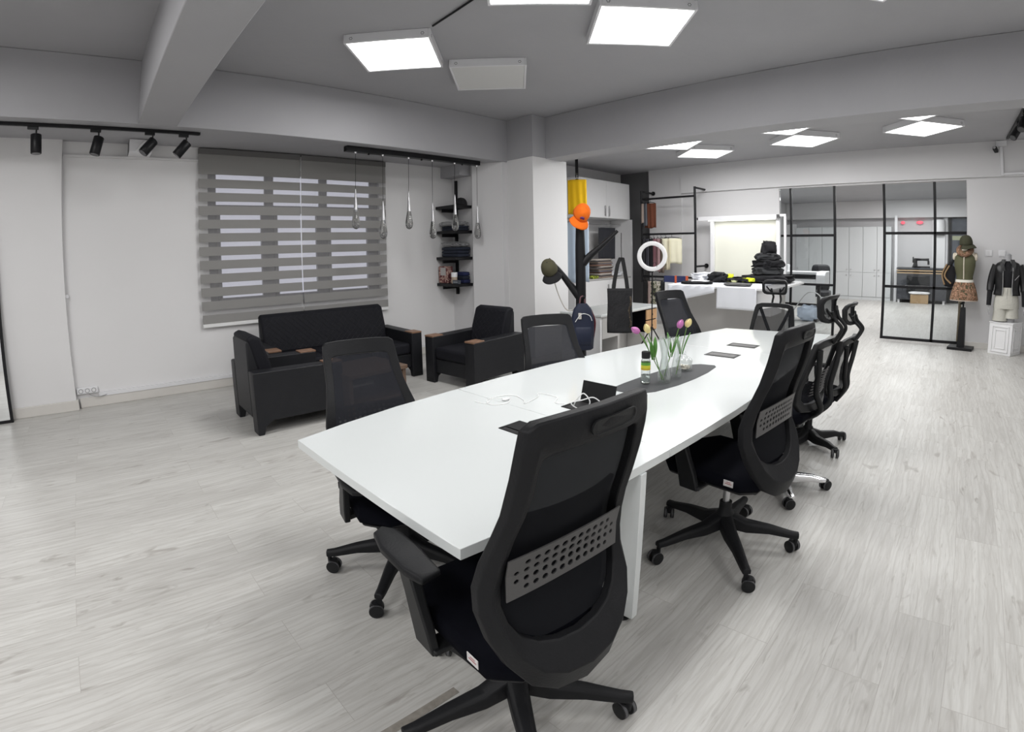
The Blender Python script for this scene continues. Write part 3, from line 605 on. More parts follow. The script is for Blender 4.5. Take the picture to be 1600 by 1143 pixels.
# ------------------------------------------------------------------ lounge set (faces +Y local = front)
def rbox(m, x0, x1, y0, y1, z0, z1): return m.b2(x0, x1, y0, y1, z0, z1)
def sofa(name, label, cat, W, group, seats=1):
    t = thing(name, label, cat, group=group); D = .86; aw = .15; AH = .555; bz = .12
    x = W/2
    for sd in (-1, 1):
        # arm slab with arched foot line
        pts = [(-D/2, bz), (-D/2+.07, 0), (-D/2+.02, 0)] 
        prof = [(-D/2, 0), (-D/2+.055, 0), (-D/2+.075, .07), (-D/2+.15, bz), (D/2-.15, bz), (D/2-.075, .07), (D/2-.055, 0), (D/2, 0), (D/2, AH-.01), (D/2-.01, AH), (-D/2+.01, AH+.01), (-D/2, AH)]
        x0, x1 = (sd*x, sd*(x-aw))
        ar = MB().prism(prof, lambda u, v, tt_: (tt_, u, v), min(x0, x1), max(x0, x1)).build('arm', leather_m, t, bevel=.012, seg=3)
        MB().b2(min(x0, x1)+.004, max(x0, x1)-.004, D/2-.17, D/2+.006, AH-.006, AH+.014).build('wood_cap', wood_m, ar, bevel=.004)
        MB().b2(min(x0, x1)+.02, max(x0, x1)-.02, D/2-.02, D/2+.002, .02, .06).build('foot', black_pl, ar)
    MB().b2(-x+aw, x-aw, -D/2+.08, D/2-.035, bz, .29).build('seat_base', leather_m, t, bevel=.01)
    n = seats; w = (2*x-2*aw)/n
    for k in range(n):
        cx = -x+aw+w*(k+.5)
        MB().b2(cx-w/2+.004, cx+w/2-.004, -D/2+.16, D/2-.02, .29, .43).build('seat_cushion', quilt_m, t, bevel=.035, seg=4)
    # upright rear and quilted back cushion, leaning
    def bk(u, v, q): return (q, u, v)
    MB().prism([(-D/2, .13), (-D/2+.10, .13), (-D/2+.12, .60), (-D/2+.02, .83), (-D/2, .80)], bk, -x+aw+.004, x-aw-.004).build('backrest', leather_m, t, bevel=.012, seg=3)
    bc = MB(); wN = x-aw-.004
    prof = [(-D/2+.115, .42), (-D/2+.25, .42), (-D/2+.215, .62), (-D/2+.14, .845), (-D/2+.06, .87), (-D/2-.0, .845), (-D/2+.02, .80)]
    bc.prism(prof, bk, -wN-.006, wN+.006)
    c = bc.build('back_cushion', quilt_m, t, bevel=.028, seg=4)
    # diagonal stitching raised on the cushion face
    st = MB(); step = .075; kk = -int(wN*2/step)
    a, b = Vector((0, -D/2+.257, .44)), Vector((0, -D/2+.153, .835)); H_ = (b-a).length
    for k in range(int(-(H_)/step)-1, int(2*wN/step)+1):
        for sg in (1, -1):
            u0 = -wN + k*step + (H_ if sg < 0 else 0); pts = []
            for q in range(13):
                s_ = q/12; xx = u0 + sg*H_*s_
                if abs(xx) < wN-.01:
                    p = a.lerp(b, s_); pr = a.lerp(b, s_); bulge = 0.0
                    # follow the two-plane profile
                    z = p.z; y = interp([(.42, -D/2+.25), (.62, -D/2+.215), (.845, -D/2+.14)], z)
                    pts.append((xx, y+.001, z))
            if len(pts) > 1: st.tube(pts, .0016, 4)
    st.build('quilting', leather_m, c)
    return t
sg = 'black lounge suite by the window'
S1 = sofa('armchair', 'black leather armchair at left with its side to the camera and quilted back', 'armchair', .80, sg); S1.location = (1.585, 4.79, 0); S1.rotation_euler = (0, 0, R(-90))
S2 = sofa('armchair', 'black leather armchair at right beside the pillar, wood caps on its arms', 'armchair', .84, sg); S2.location = (3.86, 4.63, 0); S2.rotation_euler = (0, 0, R(90+5))
S3 = sofa('sofa', 'black leather sofa with long quilted back under the blinds', 'sofa', 1.96, sg, 3); S3.location = (2.56, 5.72, 0); S3.rotation_euler = (0, 0, R(180))
ct = thing('coffee_table', 'low brown wooden coffee table seen through the mesh chair back', 'coffee table', (2.34, 4.56, 0), R(4))
MB().b2(-.36, .32, -.30, .30, .40, .44).build('table_top', table_wood, ct, bevel=.004)
MB().b2(-.33, .29, -.27, .27, .12, .15).build('shelf', table_wood, ct, bevel=.004)
for sx in (-.34, .28): MB().b2(sx-.01, sx+.03, -.28, .28, 0, .40).build('side_panel', table_wood, ct, bevel=.003)

# ------------------------------------------------------------------ leaning mirror, power strip, cord knob
mr = thing('standing_mirror', 'tall black-framed mirror leaning on the left column', 'mirror', (-1.52, 6.20, .0), 0); mr.rotation_euler = (R(-3.2), 0, 0)
f = MB().b2(-.5, -.47, -.015, .015, .0, 2.0).b2(.47, .5, -.015, .015, .0, 2.0).b2(-.47, .47, -.015, .015, 0, .03).b2(-.47, .47, -.015, .015, 1.97, 2.0)
f.build('frame', black_metal, mr, bevel=.003)
MB().b2(-.472, .472, -.004, .004, .028, 1.972).build('mirror_glass', mat('mirror', (.86, .88, .88), .02, metal=1), mr)
ps = thing('power_strip', 'white triple socket strip on the wall above the skirting', 'power strip', (-.25, 6.405, .185))
MB().b2(-.115, .115, -.022, .012, -.035, .035).build('housing', white_metal, ps, bevel=.008)
for k in (-1, 0, 1):
    so = MB().tube([(k*.07, -.0225, 0), (k*.07, -.024, 0)], .026, 18).build('socket', mat('socket_grey', (.35, .35, .36), .5), ps)
    MB().tube([(k*.07, -.0242, 0), (k*.07, -.0246, 0)], .018, 16).build('socket_well', white_m, so)
    
cbm = MB(); cbm.tube(smoothpts([(-.24, 6.40, .148), (-.2, 6.37, .125), (-.12, 6.36, .11), (-.05, 6.38, .118), (-.02, 6.385, .13)], 5), .004, 6)
tag(cbm.build('power_cable', mat('grey_cable', (.3, .3, .3), .5)), 'thin grey cable under the triple socket strip', 'cable')
kn = MB().tube([(-.36, 6.375, 1.22), (-.36, 6.36, 1.22)], [.022, .018], 14)
tag(kn.build('wall_hook', white_metal, smooth=True), 'small round white hook on the column edge', 'hook')
dd = thing('duct_box', 'small white perforated duct with cables high on the wall behind the track lights', 'duct', (.44, 6.25, 2.80))
MB().b2(-.12, .12, -.14, .165, -.075, .065).build('duct_body', white_metal, dd, bevel=.004)
MB().b2(-.1225, -.1203, -.13, .15, -.07, .06).build('side_grille', mat('dark_grille', (.16, .16, .165), .6, var=.3, vscale=60), dd)
MB().tube([(-.05, -.15, -.07), (.02, -.15, .03), (.08, -.15, .06)], .008, 6).build('cable', cable_m, dd)

# ------------------------------------------------------------------ corner shelf rack
sr = thing('corner_shelf', 'black wall shelf rack with four boards in the corner beside the pillar', 'shelf', (4.94, 6.15, 0))
MB().b2(-.035, -.002, .12, .165, .88, 2.66).build('upright', black_metal, sr, bevel=.003)
for z in (2.225, 1.845, 1.445, 1.045):
    sh_ = MB().b2(-.33, -.003, -.22, .262, z-.022, z+.022).build('shelf_board', black_metal, sr, bevel=.003)
    MB().b2(-.30, -.036, .135, .15, z-.07, z-.022).build('bracket', black_metal, sh_)
cap_g = mat('black_cotton', (.012, .012, .014), .9)
def cap(name, lab, loc, rot, m1, m2=None, k=1.0, group=None, badge=None):
    t = thing(name, lab, 'cap', loc, 0, group); t.rotation_euler = rot
    def dome(u, v):
        a = u*2*PI; ph = v*PI/2; r = .088*k*math.cos(ph)**.75; return Vector((r*math.cos(a)*.92, r*math.sin(a)*1.08, .115*k*math.sin(ph)**.9))
    MB().grid(dome, 24, 8).build('crown', m1, t, smooth=True, solid=.004)
    def brim(u, v):
        a = lerp(-.95, .95, u); r0 = .088*k; rr = r0*(1.0 + .85*v*math.cos(a*1.1)); return Vector((rr*math.sin(a)*1.0, -rr*math.cos(a)*1.06, .004-.022*v*v - .03*abs(math.sin(a))*v))
    MB().grid(brim, 14, 6).build('brim', m2 or m1, t, smooth=True, solid=.004)
    MB().blob((0, 0, .117*k), (.016, .016, .01), 1, 0, sub=1, sq=1).build('button', m2 or m1, t, smooth=True)
    if badge: MB().tube([(0, -.084*k, .05*k), (0, -.094*k, .048*k)], .022*k, 12).build('badge', badge, t)
    return t
cap('cap', 'black cap on the top board of the corner shelf', (4.80, 6.02, 2.248), (0, 0, R(-120)), cap_g, group='goods on the corner shelf')
navy_m = mat('navy_cloth', (.012, .016, .03), .85); film_m = mat('plastic_film', (.42, .42, .43), .25, alpha=.55, bump=.8, bscale=30)
def folded(name, lab, cat, loc, sz, mats, n, group, rz=0, sub='folded_layer'):
    t = thing(name, lab, cat, loc, rz, group); z = 0
    for k in range(n):
        hh = sz[2]/n; MB().blob((random.uniform(-.006, .006), random.uniform(-.006, .006), z+hh/2), (sz[0]*random.uniform(.95, 1.03), sz[1]*random.uniform(.95, 1.03), hh*1.08), k+len(lab), .05, 1.6, 3, .35).build(sub, mats[k % len(mats)], t, smooth=True); z += hh
    return t
gg = 'goods on the corner shelf'
folded('folded_clothes', 'dark clothes in crumpled clear film on the second shelf board', 'clothes', (4.78, 6.14, 1.868), (.26, .44, .07), [navy_m, navy_m], 2, gg)
tag(MB().blob((4.76, 6.16, 1.975), (.28, .46, .07), 3, .28, 3.2, 4, .6).build('plastic_bag', film_m, smooth=True), 'crumpled clear plastic bag on top of the clothes, second shelf board', 'plastic bag', gg)
folded('folded_clothes', 'stack of folded black clothes on the third shelf board', 'clothes', (4.78, 6.13, 1.468), (.28, .46, .15), [navy_m], 3, gg)
tag(MB().blob((4.77, 6.15, 1.66), (.27, .44, .08), 9, .28, 3.4, 4, .6).build('plastic_bag', film_m, smooth=True), 'crumpled clear plastic bag over the black stack, third shelf board', 'plastic bag', gg)
fl_m = camo_mat('floral_print', [(.10, .02, .03), (.16, .05, .05), (.55, .42, .34), (.25, .06, .07), (.5, .4, .36)], 22)
bx = thing('gift_bag', 'maroon and cream patterned box bag with grey label on the lowest shelf board', 'bag', (4.70, 6.30, 1.068), R(8), gg)
MB().b2(-.06, .06, -.10, .10, 0, .26).build('bag_body', fl_m, bx, bevel=.012)
MB().b2(-.064, -.0605, -.06, .05, .12, .24).build('label_patch', mat('grey_patch', (.45, .43, .42), .8), bx)
jr = thing('jar', 'beige jar with white lid on the lowest shelf board', 'jar', (4.68, 6.06, 1.068), 0, gg)
MB().lathe([(.042, 0), (.045, .01), (.045, .13), (.036, .15)], n=20).build('jar_body', mat('beige_jar', (.42, .33, .25), .4), jr, smooth=True)
MB().lathe([(.047, .10), (.047, .165), (.044, .17)], n=20).build('lid', white_m, jr, smooth=True)
bb = thing('small_box', 'small dark grey printed box at the front of the lowest shelf board', 'box', (4.66, 5.985, 1.068), R(4), gg)
MB().b2(-.025, .025, -.07, .06, 0, .055).build('box_body', mat('slate_box', (.07, .08, .10), .5), bb, bevel=.003)
MB().b2(-.026, -.0255, -.05, .04, .02, .035).build('printed_band', mat('grey_print', (.3, .32, .35), .6), bb)
folded('folded_clothes', 'dark blue folded cloth at the wall end of the lowest shelf board', 'clothes', (4.84, 6.05, 1.068), (.14, .2, .17), [mat('deep_blue_cloth', (.01, .015, .06), .85), navy_m], 3, gg)

# ------------------------------------------------------------------ things on the table
TZ = .7516
vg = 'clear glass bud vases on the table inlay'
def vase(name, lab, x, y, h, k):
    t = thing(name, lab, 'vase', (x, y, TZ), 0, vg)
    o = [(.0, 0), (.030, .001), (.037, .012), (.036, .035), (.026, .08), (.018, .115), (.019, .14), (.030, .185), (.038, h)]
    i = [(.0355, h), (.0275, .186), (.0165, .141), (.0155, .115), (.0235, .08), (.0335, .036), (.033, .016), (.0, .014)]
    MB().lathe([(r*k, z*1.28) for r, z in o+i], n=28).build('vase_body', thin_glass, t, smooth=True); return t
vase('glass_vase', 'clear waisted glass vase of tulips, nearest the green-label bottle', 2.715, 1.475, .21, 1.1)
vase('glass_vase', 'clear waisted glass vase of tulips, between the other two', 2.79, 1.515, .21, 1.0)
vase('glass_vase', 'clear waisted glass vase of tulips, nearest the candy jar', 2.875, 1.475, .20, .95)
stem_m = mat('tulip_stem', (.13, .25, .05), .5, var=.15); leaf_m = mat('tulip_leaf', (.10, .27, .05), .45, var=.2, vscale=20)
yel = mat('pale_yellow_petal', (.78, .66, .30), .5, var=.12, vscale=30); pink = mat('pink_petal', (.52, .17, .42), .5, var=.2, vscale=30)
def tulip(lab, base, top, pm, lean, leaves):
    t = thing('tulip', lab, 'tulip', base, 0, 'artificial tulips on the table'); b = Vector(base); d = Vector(top)-b
    MB().tube(smoothpts([(0, 0, .016), d*.5+Vector((0, 0, .01)), d], 6), .0028, 6).build('stem', stem_m, t, smooth=True)
    m = MB(); q = Vector((0, 0, 1)).rotation_difference((d.normalized()+Vector(lean)).normalized())
    for k in range(6):
        a = k*PI/3; inner = k % 2
        def pf(u, v):
            w = (u*2-1)*.62; r = (.022-.003*inner)*(math.sin(PI*min(1, v*.86+.10))**.7)*(1 if v < .95 else .6); aa = a + w*(1-.55*v**2.2)
            return d + q @ Vector((r*math.cos(aa), r*math.sin(aa), -.004+.060*v))
        m.grid(pf, 6, 8)
    m.build('flower', pm, t, smooth=True)
    for (ang, L_, out, z0) in leaves:
        def lf(u, v):
            w = (u-.5)*.026*math.sin(PI*min(1, v*.9+.08)); c, s_ = math.cos(ang), math.sin(ang); r = .006+out*v**1.3
            p = d*z0 + Vector((c*r, s_*r, L_*v*(1-.18*v)))
            return p + Vector((-s_*w, c*w, 0)) + Vector((c, s_, 0))*abs(u-.5)*.01
        MB().grid(lf, 4, 10).build('leaf', leaf_m, t, smooth=True, solid=.0012)
def tp(x, y, z): return (x, y, z)
tulip('pink tulip leaning out lowest to the left over the vases', (2.715, 1.475, TZ), (2.66, 1.625, 1.055), pink, (-.35, .55, -.3), [(2.2, .16, .05, .50), (3.4, .15, .04, .45)])
tulip('pale yellow tulip beside the low pink one', (2.70, 1.48, TZ), (2.69, 1.575, 1.055), yel, (-.1, .1, 0), [(1.9, .17, .05, .45), (.6, .15, .03, .5)])
tulip('pink tulip standing upright on the right of the vases', (2.79, 1.515, TZ), (2.905, 1.478, 1.065), pink, (.1, -.1, 0), [(-.6, .17, .05, .42), (2.5, .15, .04, .42), (1.0, .15, .05, .5)])
tulip('pale yellow tulip farthest right over the vases', (2.875, 1.475, TZ), (2.95, 1.445, 1.07), yel, (.25, -.2, 0), [(-.9, .17, .05, .45), (1.2, .13, .03, .45)])
bo = thing('water_bottle', 'small clear bottle with black cap and yellow-green label', 'bottle', (2.62, 1.55, TZ))
MB().lathe([(0, 0), (.026, .001), (.029, .006), (.029, .145), (.024, .155), (.023, .165), (.0215, .165), (.0225, .153), (.0275, .143), (.0275, .008), (0, .005)], n=26).build('bottle_body', thin_glass, bo, smooth=True)
MB().lathe([(0, .0055), (.0272, .0085), (.0272, .055), (0, .055)], n=24).build('water', water_m, bo, smooth=True)
MB().lathe([(.0255, .158), (.0265, .16), (.0265, .196), (.024, .199), (0, .199)], n=24).build('bottle_cap', black_pl, bo, smooth=True)
lg = mat('green_label', (.12, .35, .05), .5); ly = mat('yellow_label', (.65, .60, .04), .5); lo_ = mat('ochre_label', (.55, .38, .03), .5)
lbl = MB()
for k, (z0, z1) in enumerate(((.117, .134), (.098, .117), (.088, .098))):
    lbl.m = k; lbl.loft([[(.0294*math.cos(2*PI*q/28), .0294*math.sin(2*PI*q/28), z) for q in range(28)] for z in (z0, z1)], caps=False)
lbl.build('label_band', [lg, ly, lo_], bo, smooth=True)
cj = thing('candy_jar', 'low clear glass jar with knobbed lid holding pale sweets', 'jar', (3.075, 1.52, TZ))
MB().lathe([(0, 0), (.05, .001), (.054, .006), (.056, .055), (.054, .058), (.052, .054), (.0495, .01), (0, .008)], n=30).build('jar_body', thin_glass, cj, smooth=True)
ld = MB().lathe([(.058, .0585), (.058, .066), (.05, .078), (.03, .09), (.014, .10), (.010, .108), (0, .108)], n=30).build('lid', thin_glass, cj, smooth=True)
MB().lathe([(0, .106), (.008, .108), (.013, .118), (.009, .128), (0, .130)], n=16).build('lid_knob', thin_glass, ld, smooth=True)
sw = MB(); rnd = random.Random(3); sweet_m = mat('sweet_wrap', (.72, .66, .58), .5, var=.15, vscale=60)
for k in range(46):
    a = rnd.uniform(0, 2*PI); r = .038*math.sqrt(rnd.random()); sw.blob((r*math.cos(a), r*math.sin(a), .0135+.008*(k//16)+rnd.uniform(0, .003)), (.018, .012, .009), k, .1, sub=1, rz=rnd.uniform(0, 3))
stuff(sw.build('sweets', sweet_m, cj, smooth=True))
# charger cables
cA = MB(); pts = [(1.985, 1.60, .7560), (1.975, 1.57, .80), (1.985, 1.535, .838), (2.0, 1.505, .80), (1.995, 1.52, .762), (1.97, 1.56, .757), (1.955, 1.59, .785), (1.985, 1.545, .80), (2.02, 1.50, .815), (2.04, 1.465, .79), (2.045, 1.445, .762)]
cA = cA.tube(smoothpts(pts, 8), .0032, 8)
ca = cA.build('charger_cable', cable_m, smooth=True); tag(ca, 'white charger cable looped upright in the open power hatch', 'cable')
MB().cyl((2.045, 1.445, .765), (2.047, 1.44, .753), .0055, n=10).build('plug', cable_m, ca)
pts = [(1.70, 2.055, .754), (1.72, 1.98, .754), (1.80, 2.02, .754), (1.86, 1.95, .754), (1.79, 1.905, .754), (1.72, 1.95, .754), (1.78, 2.03, .7555), (1.92, 2.0, .754), (1.90, 1.88, .754), (1.86, 1.83, .754), (1.99, 1.86, .754), (2.05, 1.90, .7555), (2.06, 1.78, .754), (1.98, 1.72, .754), (1.985, 1.665, .7555)]
ca = MB().tube(smoothpts(pts, 8), .0022, 6).build('earphone_cable', cable_m, smooth=True); tag(ca, 'thin white cable lying tangled flat on the table behind the open hatch', 'cable')
MB().blob((1.84, 1.955, .757), (.05, .03, .01), 2, .15, sub=2).build('cable_bundle', cable_m, ca, smooth=True)

# ------------------------------------------------------------------ coat tree
ctr = thing('coat_tree', 'black tree-shaped coat stand with branch arms beside the pillar', 'coat stand', (4.60, 3.60, 0))
vd = Vector((.616, -.788, 0))      # sideways direction as seen across the table
def br(pts, r): return MB().tube(smoothpts(pts, 6), [lerp(r[0], r[1], k/((len(pts)-1)*6)) for k in range((len(pts)-1)*6+1)], 10)
MB().tube([(0, 0, 0), (0, 0, .5), (.005, 0, 1.1), (0, 0, 1.55), (0, 0, 1.93)], [.075, .062, .06, .058, .046], 12).build('trunk', black_metal, ctr, smooth=True)
MB().lathe([(.0, 0), (.24, 0), (.24, .012), (.1, .022), (.08, .05)], n=28).build('base_plate', black_metal, ctr, smooth=True)
br([vd*.03+Vector((0, 0, 1.40)), vd*.13+Vector((0, 0, 1.50)), vd*.27+Vector((0, 0, 1.62)), vd*.43+Vector((0, 0, 1.765))], (.05, .018)).build('branch', black_metal, ctr, smooth=True)
br([vd*-.02+Vector((0, 0, 1.02)), vd*-.12+Vector((0, 0, 1.15)), vd*-.25+Vector((0, 0, 1.32)), vd*-.37+Vector((0, 0, 1.45))], (.05, .022)).build('branch', black_metal, ctr, smooth=True)
br([(-.03, -.05, .98), (-.07, -.10, 1.01), (-.09, -.13, 1.03)], (.03, .014)).build('branch', black_metal, ctr, smooth=True)
og = mat('orange_cotton', (.85, .16, .005), .85, bump=.1, bscale=300); ol = mat('olive_canvas', (.075, .07, .04), .9, var=.15); pur = mat('purple_badge', (.12, .04, .2), .6)
def orient(d, b):
    z = Vector(d).normalized(); b = Vector(b); y = -(b-z*b.dot(z)).normalized(); x = y.cross(z); return tuple(Matrix((x, y, z)).transposed().to_euler())
cap('cap', 'orange baseball cap hung upside-tilted on top of the coat tree', (4.575, 3.565, 1.955), orient((-.25, -.62, .42), (-.25, .25, -1)), og, None, 1.18, badge=pur)
cap('cap', 'olive and black cap hung on the left branch of the coat tree', (4.36, 3.86, 1.33), (R(48), R(-18), R(-50)), ol, cap_g, 1.15)
# tote bag
tb = thing('tote_bag', 'black cotton tote bag hanging by its handles from the coat tree', 'bag', (4.835, 3.215, .60), math.atan2(vd.y, vd.x))
def tf(side):
    def f(u, v):
        x = (u-.5)*.285*(1+.02*math.sin(v*7)); z = .51*v; b_ = .028*math.sin(PI*u)*(1-v*.8)+.006
        return Vector((x, side*(b_+.008*noise.noise(Vector((x*9, z*7, side*3)))), z))
    return f
m = MB(); m.grid(tf(1), 14, 18); m.grid(tf(-1), 14, 18)
m.build('bag_body', mat('black_canvas', (.012, .012, .014), .75, bump=1.0, bscale=22, var=.4, vscale=14), tb, smooth=True, solid=.004)
hm = mat('black_strap', (.014, .014, .015), .85)
for sx in (-1, 1):
    MB().loft([[(x+dx, sx*.006+dy, z) for dx, dy in ((-.022, -.002), (.022, -.002), (.022, .002), (-.022, .002))] for x, z in ((-.075, .47), (-.06, .60), (-.025, .78), (.01, .862), (.03, .858), (.045, .78), (.075, .60), (.09, .47))]).build('handle', hm, tb, smooth=True)
MB().tube([(.02, 0, .855), (.018, 0, 1.0), (.02, 0, 1.14)], .004, 6).build('hanging_loop', hm, tb)
MB().grid(lambda u, v: Vector((.115+.012*math.sin(v*9)+(u-.5)*.022, -.020, .06+.36*v)), 2, 10).build('side_print', camo_mat('brown_fleck', [(.012, .011, .010), (.03, .025, .02), (.10, .07, .045), (.02, .017, .013), (.14, .11, .08)], 40), tb, smooth=True, solid=.001)
# backpack / jacket
bp_ = thing('backpack', 'dark blue backpack hanging low on the coat tree behind the chair', 'backpack', (4.505, 3.50, .42), R(-45))
nv = mat('navy_nylon', (.009, .014, .036), .6, bump=.3, bscale=25)
def ring(z, w, d): return [(w*math.copysign(abs(math.cos(a))**.7, math.cos(a)), d*math.copysign(abs(math.sin(a))**.7, math.sin(a)), z) for a in [2*PI*k/20 for k in range(20)]]
MB().loft([ring(0, .10, .05), ring(.02, .125, .07), ring(.2, .135, .075), ring(.36, .13, .065), ring(.47, .10, .05), ring(.53, .05, .03)]).build('bag_body', nv, bp_, smooth=True)
MB().loft([[(x, y-.06, z) for x, y, z in ring(zz, w, d)] for zz, w, d in ((.06, .08, .01), (.08, .1, .03), (.24, .1, .03), (.27, .085, .01))]).build('front_pocket', nv, bp_, smooth=True)
MB().tube(smoothpts([(-.09, -.07, .33), (-.02, -.085, .42), (.07, -.065, .40), (.1, -.06, .34)], 5), .004, 6).build('zip', cable_m, bp_)
MB().tube(smoothpts([(-.03, 0, .52), (-.02, 0, .60), (.02, 0, .60), (.03, 0, .52)], 5), .008, 6).build('grab_handle', mat('mauve_strap', (.16, .08, .09), .8), bp_)
MB().tube(smoothpts([(.10, .04, .45), (.15, .05, .3), (.12, .04, .08)], 5), .012, 6).build('shoulder_strap', mat('dark_red_trim', (.10, .012, .02), .7), bp_)
MB().b2(-.055, -.02, -.078, -.066, .36, .43).build('tag', mat('pale_tag', (.55, .52, .48), .6), bp_, bevel=.004)
cd_ = MB().tube(smoothpts([(4.37, 3.84, 1.30), (4.43, 3.78, 1.02), (4.48, 3.70, .86), (4.53, 3.60, .90), (4.56, 3.54, 1.02)], 8), .006, 6)
tag(cd_.build('cord', mat('beige_cord', (.45, .42, .38), .7), smooth=True), 'thin beige cord looping from the olive cap to the coat tree trunk', 'cord')

# ------------------------------------------------------------------ white wall cabinets and niche
y0, y1 = 5.90, 6.40
wc = thing('wall_cabinet', 'white two-door wall cabinet high up beyond the coat tree', 'cabinet', (8.4, y1, 2.17), 0)
MB().b2(-.87, .92, -.46, 0, 0, .76).build('carcass', white_m, wc, bevel=.002)
def door(t, x0, x1, yf, z0, z1, hx, hz0, hz1):
    d = MB().b2(x0+.002, x1-.002, yf-.018, yf-.001, z0, z1).build('cabinet_door', white_m, t, bevel=.0015)
    MB().b2(hx-.012, hx+.012, yf-.045, yf-.03, hz0, hz1).b2(hx-.008, hx+.008, yf-.031, yf-.018, hz0+.01, hz0+.03).b2(hx-.008, hx+.008, yf-.031, yf-.018, hz1-.03, hz1-.01).build('handle', steel_m, d, bevel=.002)
door(wc, -.86, .06, -.46, .005, .755, -.01, .04, .25); door(wc, .06, .92, -.46, .005, .755, .13, .04, .25)
sp = MB().b2(9.29, 9.35, y0-.02, 6.405, 0, 2.168)
tag(sp.build('side_panel', white_m, bevel=.002), 'tall narrow white panel under the right end of the wall cabinet', 'panel')
lc = thing('base_cabinet', 'white low cabinet with two bar handles behind the desk', 'cabinet', (8.35, 6.40, 0), 0)
MB().b2(-.95, .92, -.48, 0, .0, .94).build('carcass', white_m, lc, bevel=.002)
MB().b2(-.97, .935, -.51, 0, .94, .965).build('worktop', cab_grey, lc, bevel=.002)
door(lc, -.93, .16, -.48, .08, .93, .09, .60, .84); door(lc, .16, .92, -.48, .08, .93, .23, .60, .84)
rl = MB().cyl((7.42, 6.15, 2.06), (9.285, 6.15, 2.06), .012, n=10)
tag(rl.build('hanging_rail', steel_m), 'thin steel clothes rail under the wall cabinet', 'rail')
pl = MB().cyl((8.0, 6.2, .968), (8.0, 6.2, 2.16), .09, n=20)
tag(pl.build('vent_pipe', mat('grey_pipe', (.42, .42, .43), .4), smooth=True), 'grey vertical pipe behind the fabric stack', 'pipe')
def garment(name, lab, cat, loc, w, h, d, m, rz=0, group=None, hanger=True, clip=False, taper=0, seed=0, hm=None, nf_=3):
    """a cloth piece hung from a rail: loc is the rail point"""
    t = thing(name, lab, cat, loc, rz, group); top = -.07 if hanger else -.012
    def f(s_):
        def g(u, v):
            ww = w*(1+taper*v); x = (u-.5)*ww; z = top - h*v; fold = d*.5*(.45+.55*v)*math.sin(u*PI*nf_*2+seed+v*1.3)
            return Vector((x, s_*d*.45*math.sin(PI*min(1, max(0, u*.96+.02)))+fold*.35, z + .01*math.sin(u*9+seed)*v))
        return g
    b = MB(); b.grid(f(1), 16, 10); b.grid(f(-1), 16, 10); b.build('cloth', m, t, smooth=True, solid=.003)
    if hanger:
        q = MB().tube(smoothpts([(0, .012, -.012), (0, .014, .012), (0, 0, .020), (0, -.014, .010)], 4), .003, 6)
        q.tube([(0, .012, -.012), (0, 0, -.045)], .003, 6); q.tube([(-w*.46, 0, -.075), (-w*.3, 0, -.058), (0, 0, -.045), (w*.3, 0, -.058), (w*.46, 0, -.075)], .007, 6)
        q.build('hanger', hm or black_pl, t, smooth=True)
    return t
garment('hanging_trousers', 'dark grey trousers folded on a hanger under the wall cabinet', 'trousers', (8.78, 6.15, 2.06), .60, .66, .06, mat('dark_grey_wool', (.028, .029, .036), .9), 0, hm=steel_m)
fab = [mat('fabric_a', (.30, .24, .20), .9), mat('fabric_b', (.10, .09, .09), .9), mat('fabric_c', (.42, .38, .35), .9), mat('fabric_d', (.22, .13, .10), .9), mat('fabric_e', (.16, .15, .17), .9)]
z = .966; rnd = random.Random(5)
for k in range(13):
    hh = rnd.uniform(.022, .034); o = MB().blob((0, 0, hh/2), (rnd.uniform(.46, .60), rnd.uniform(.28, .36), hh*1.1), k, .07, 2, 3, .3, rnd.uniform(-.06, .06)).build('folded_fabric', fab[k % 5], smooth=True)
    where = 'lowest in' if k == 0 else 'topmost of' if k == 12 else ['second', 'third', 'fourth', 'fifth', 'sixth', 'seventh', 'eighth', 'ninth', 'tenth', 'eleventh', 'twelfth'][k-1]+' from the bottom of'
    o.location = (8.42+rnd.uniform(-.03, .03), 6.08, z); tag(o, 'folded fabric piece %s the stack on the low white cabinet' % where, 'fabric', 'folded fabrics on the low cabinet'); z += hh
tag(MB().blob((8.05, 5.97, .998), (.22, .14, .065), 4, .2, 2.4, 3, .6).build('folded_cloth', camo_mat('lime_print', [(.02, .03, .01), (.05, .06, .01), (.45, .55, .05), (.1, .1, .02), (.5, .6, .1)], 30), smooth=True), 'crumpled lime and black cloth at the front of the low cabinet', 'cloth')
tag(MB().blob((8.85, 6.05, 1.03), (.42, .30, .13), 6, .25, 2.2, 4, .7).build('plastic_bag', mat('white_film', (.62, .63, .66), .3, bump=.5, bscale=20), smooth=True), 'crumpled white plastic bag right of the fabric stack', 'plastic bag')

# ------------------------------------------------------------------ desk beside the coat tree
dk = thing('desk', 'white desk with glass-like top and grey front panels beyond the table', 'desk', (5.75, 3.95, 0))
MB().b2(-.72, .73, -.33, .33, .725, .75).build('desk_top', white_gloss, dk, bevel=.002)
MB().b2(-.715, .725, -.329, .329, .715, .7245).build('edge_band', cab_grey, dk)
for x in (-.69, -.30): MB().b2(x-.02, x+.02, -.31, .31, 0, .714).build('leg_panel', cab_grey if x > -.5 else white_m, dk, bevel=.002)
MB().b2(-.669, -.321, -.315, -.297, .44, .714).build('front_panel', cab_grey, dk, bevel=.002)
MB().b2(-.279, .70, .0, .02, .02, .714).build('back_panel', cab_grey, dk, bevel=.002)
MB().b2(.68, .72, -.30, .30, 0, .714).build('leg_panel', cab_grey, dk, bevel=.002)
dr = thing('drawer_box', 'pale pine box of two small drawers under the right end of the desk', 'drawer box', (6.28, 3.74, .40))
MB().b2(-.16, .15, -.09, .2, -.01, .31).build('carcass', black_fab, dr)
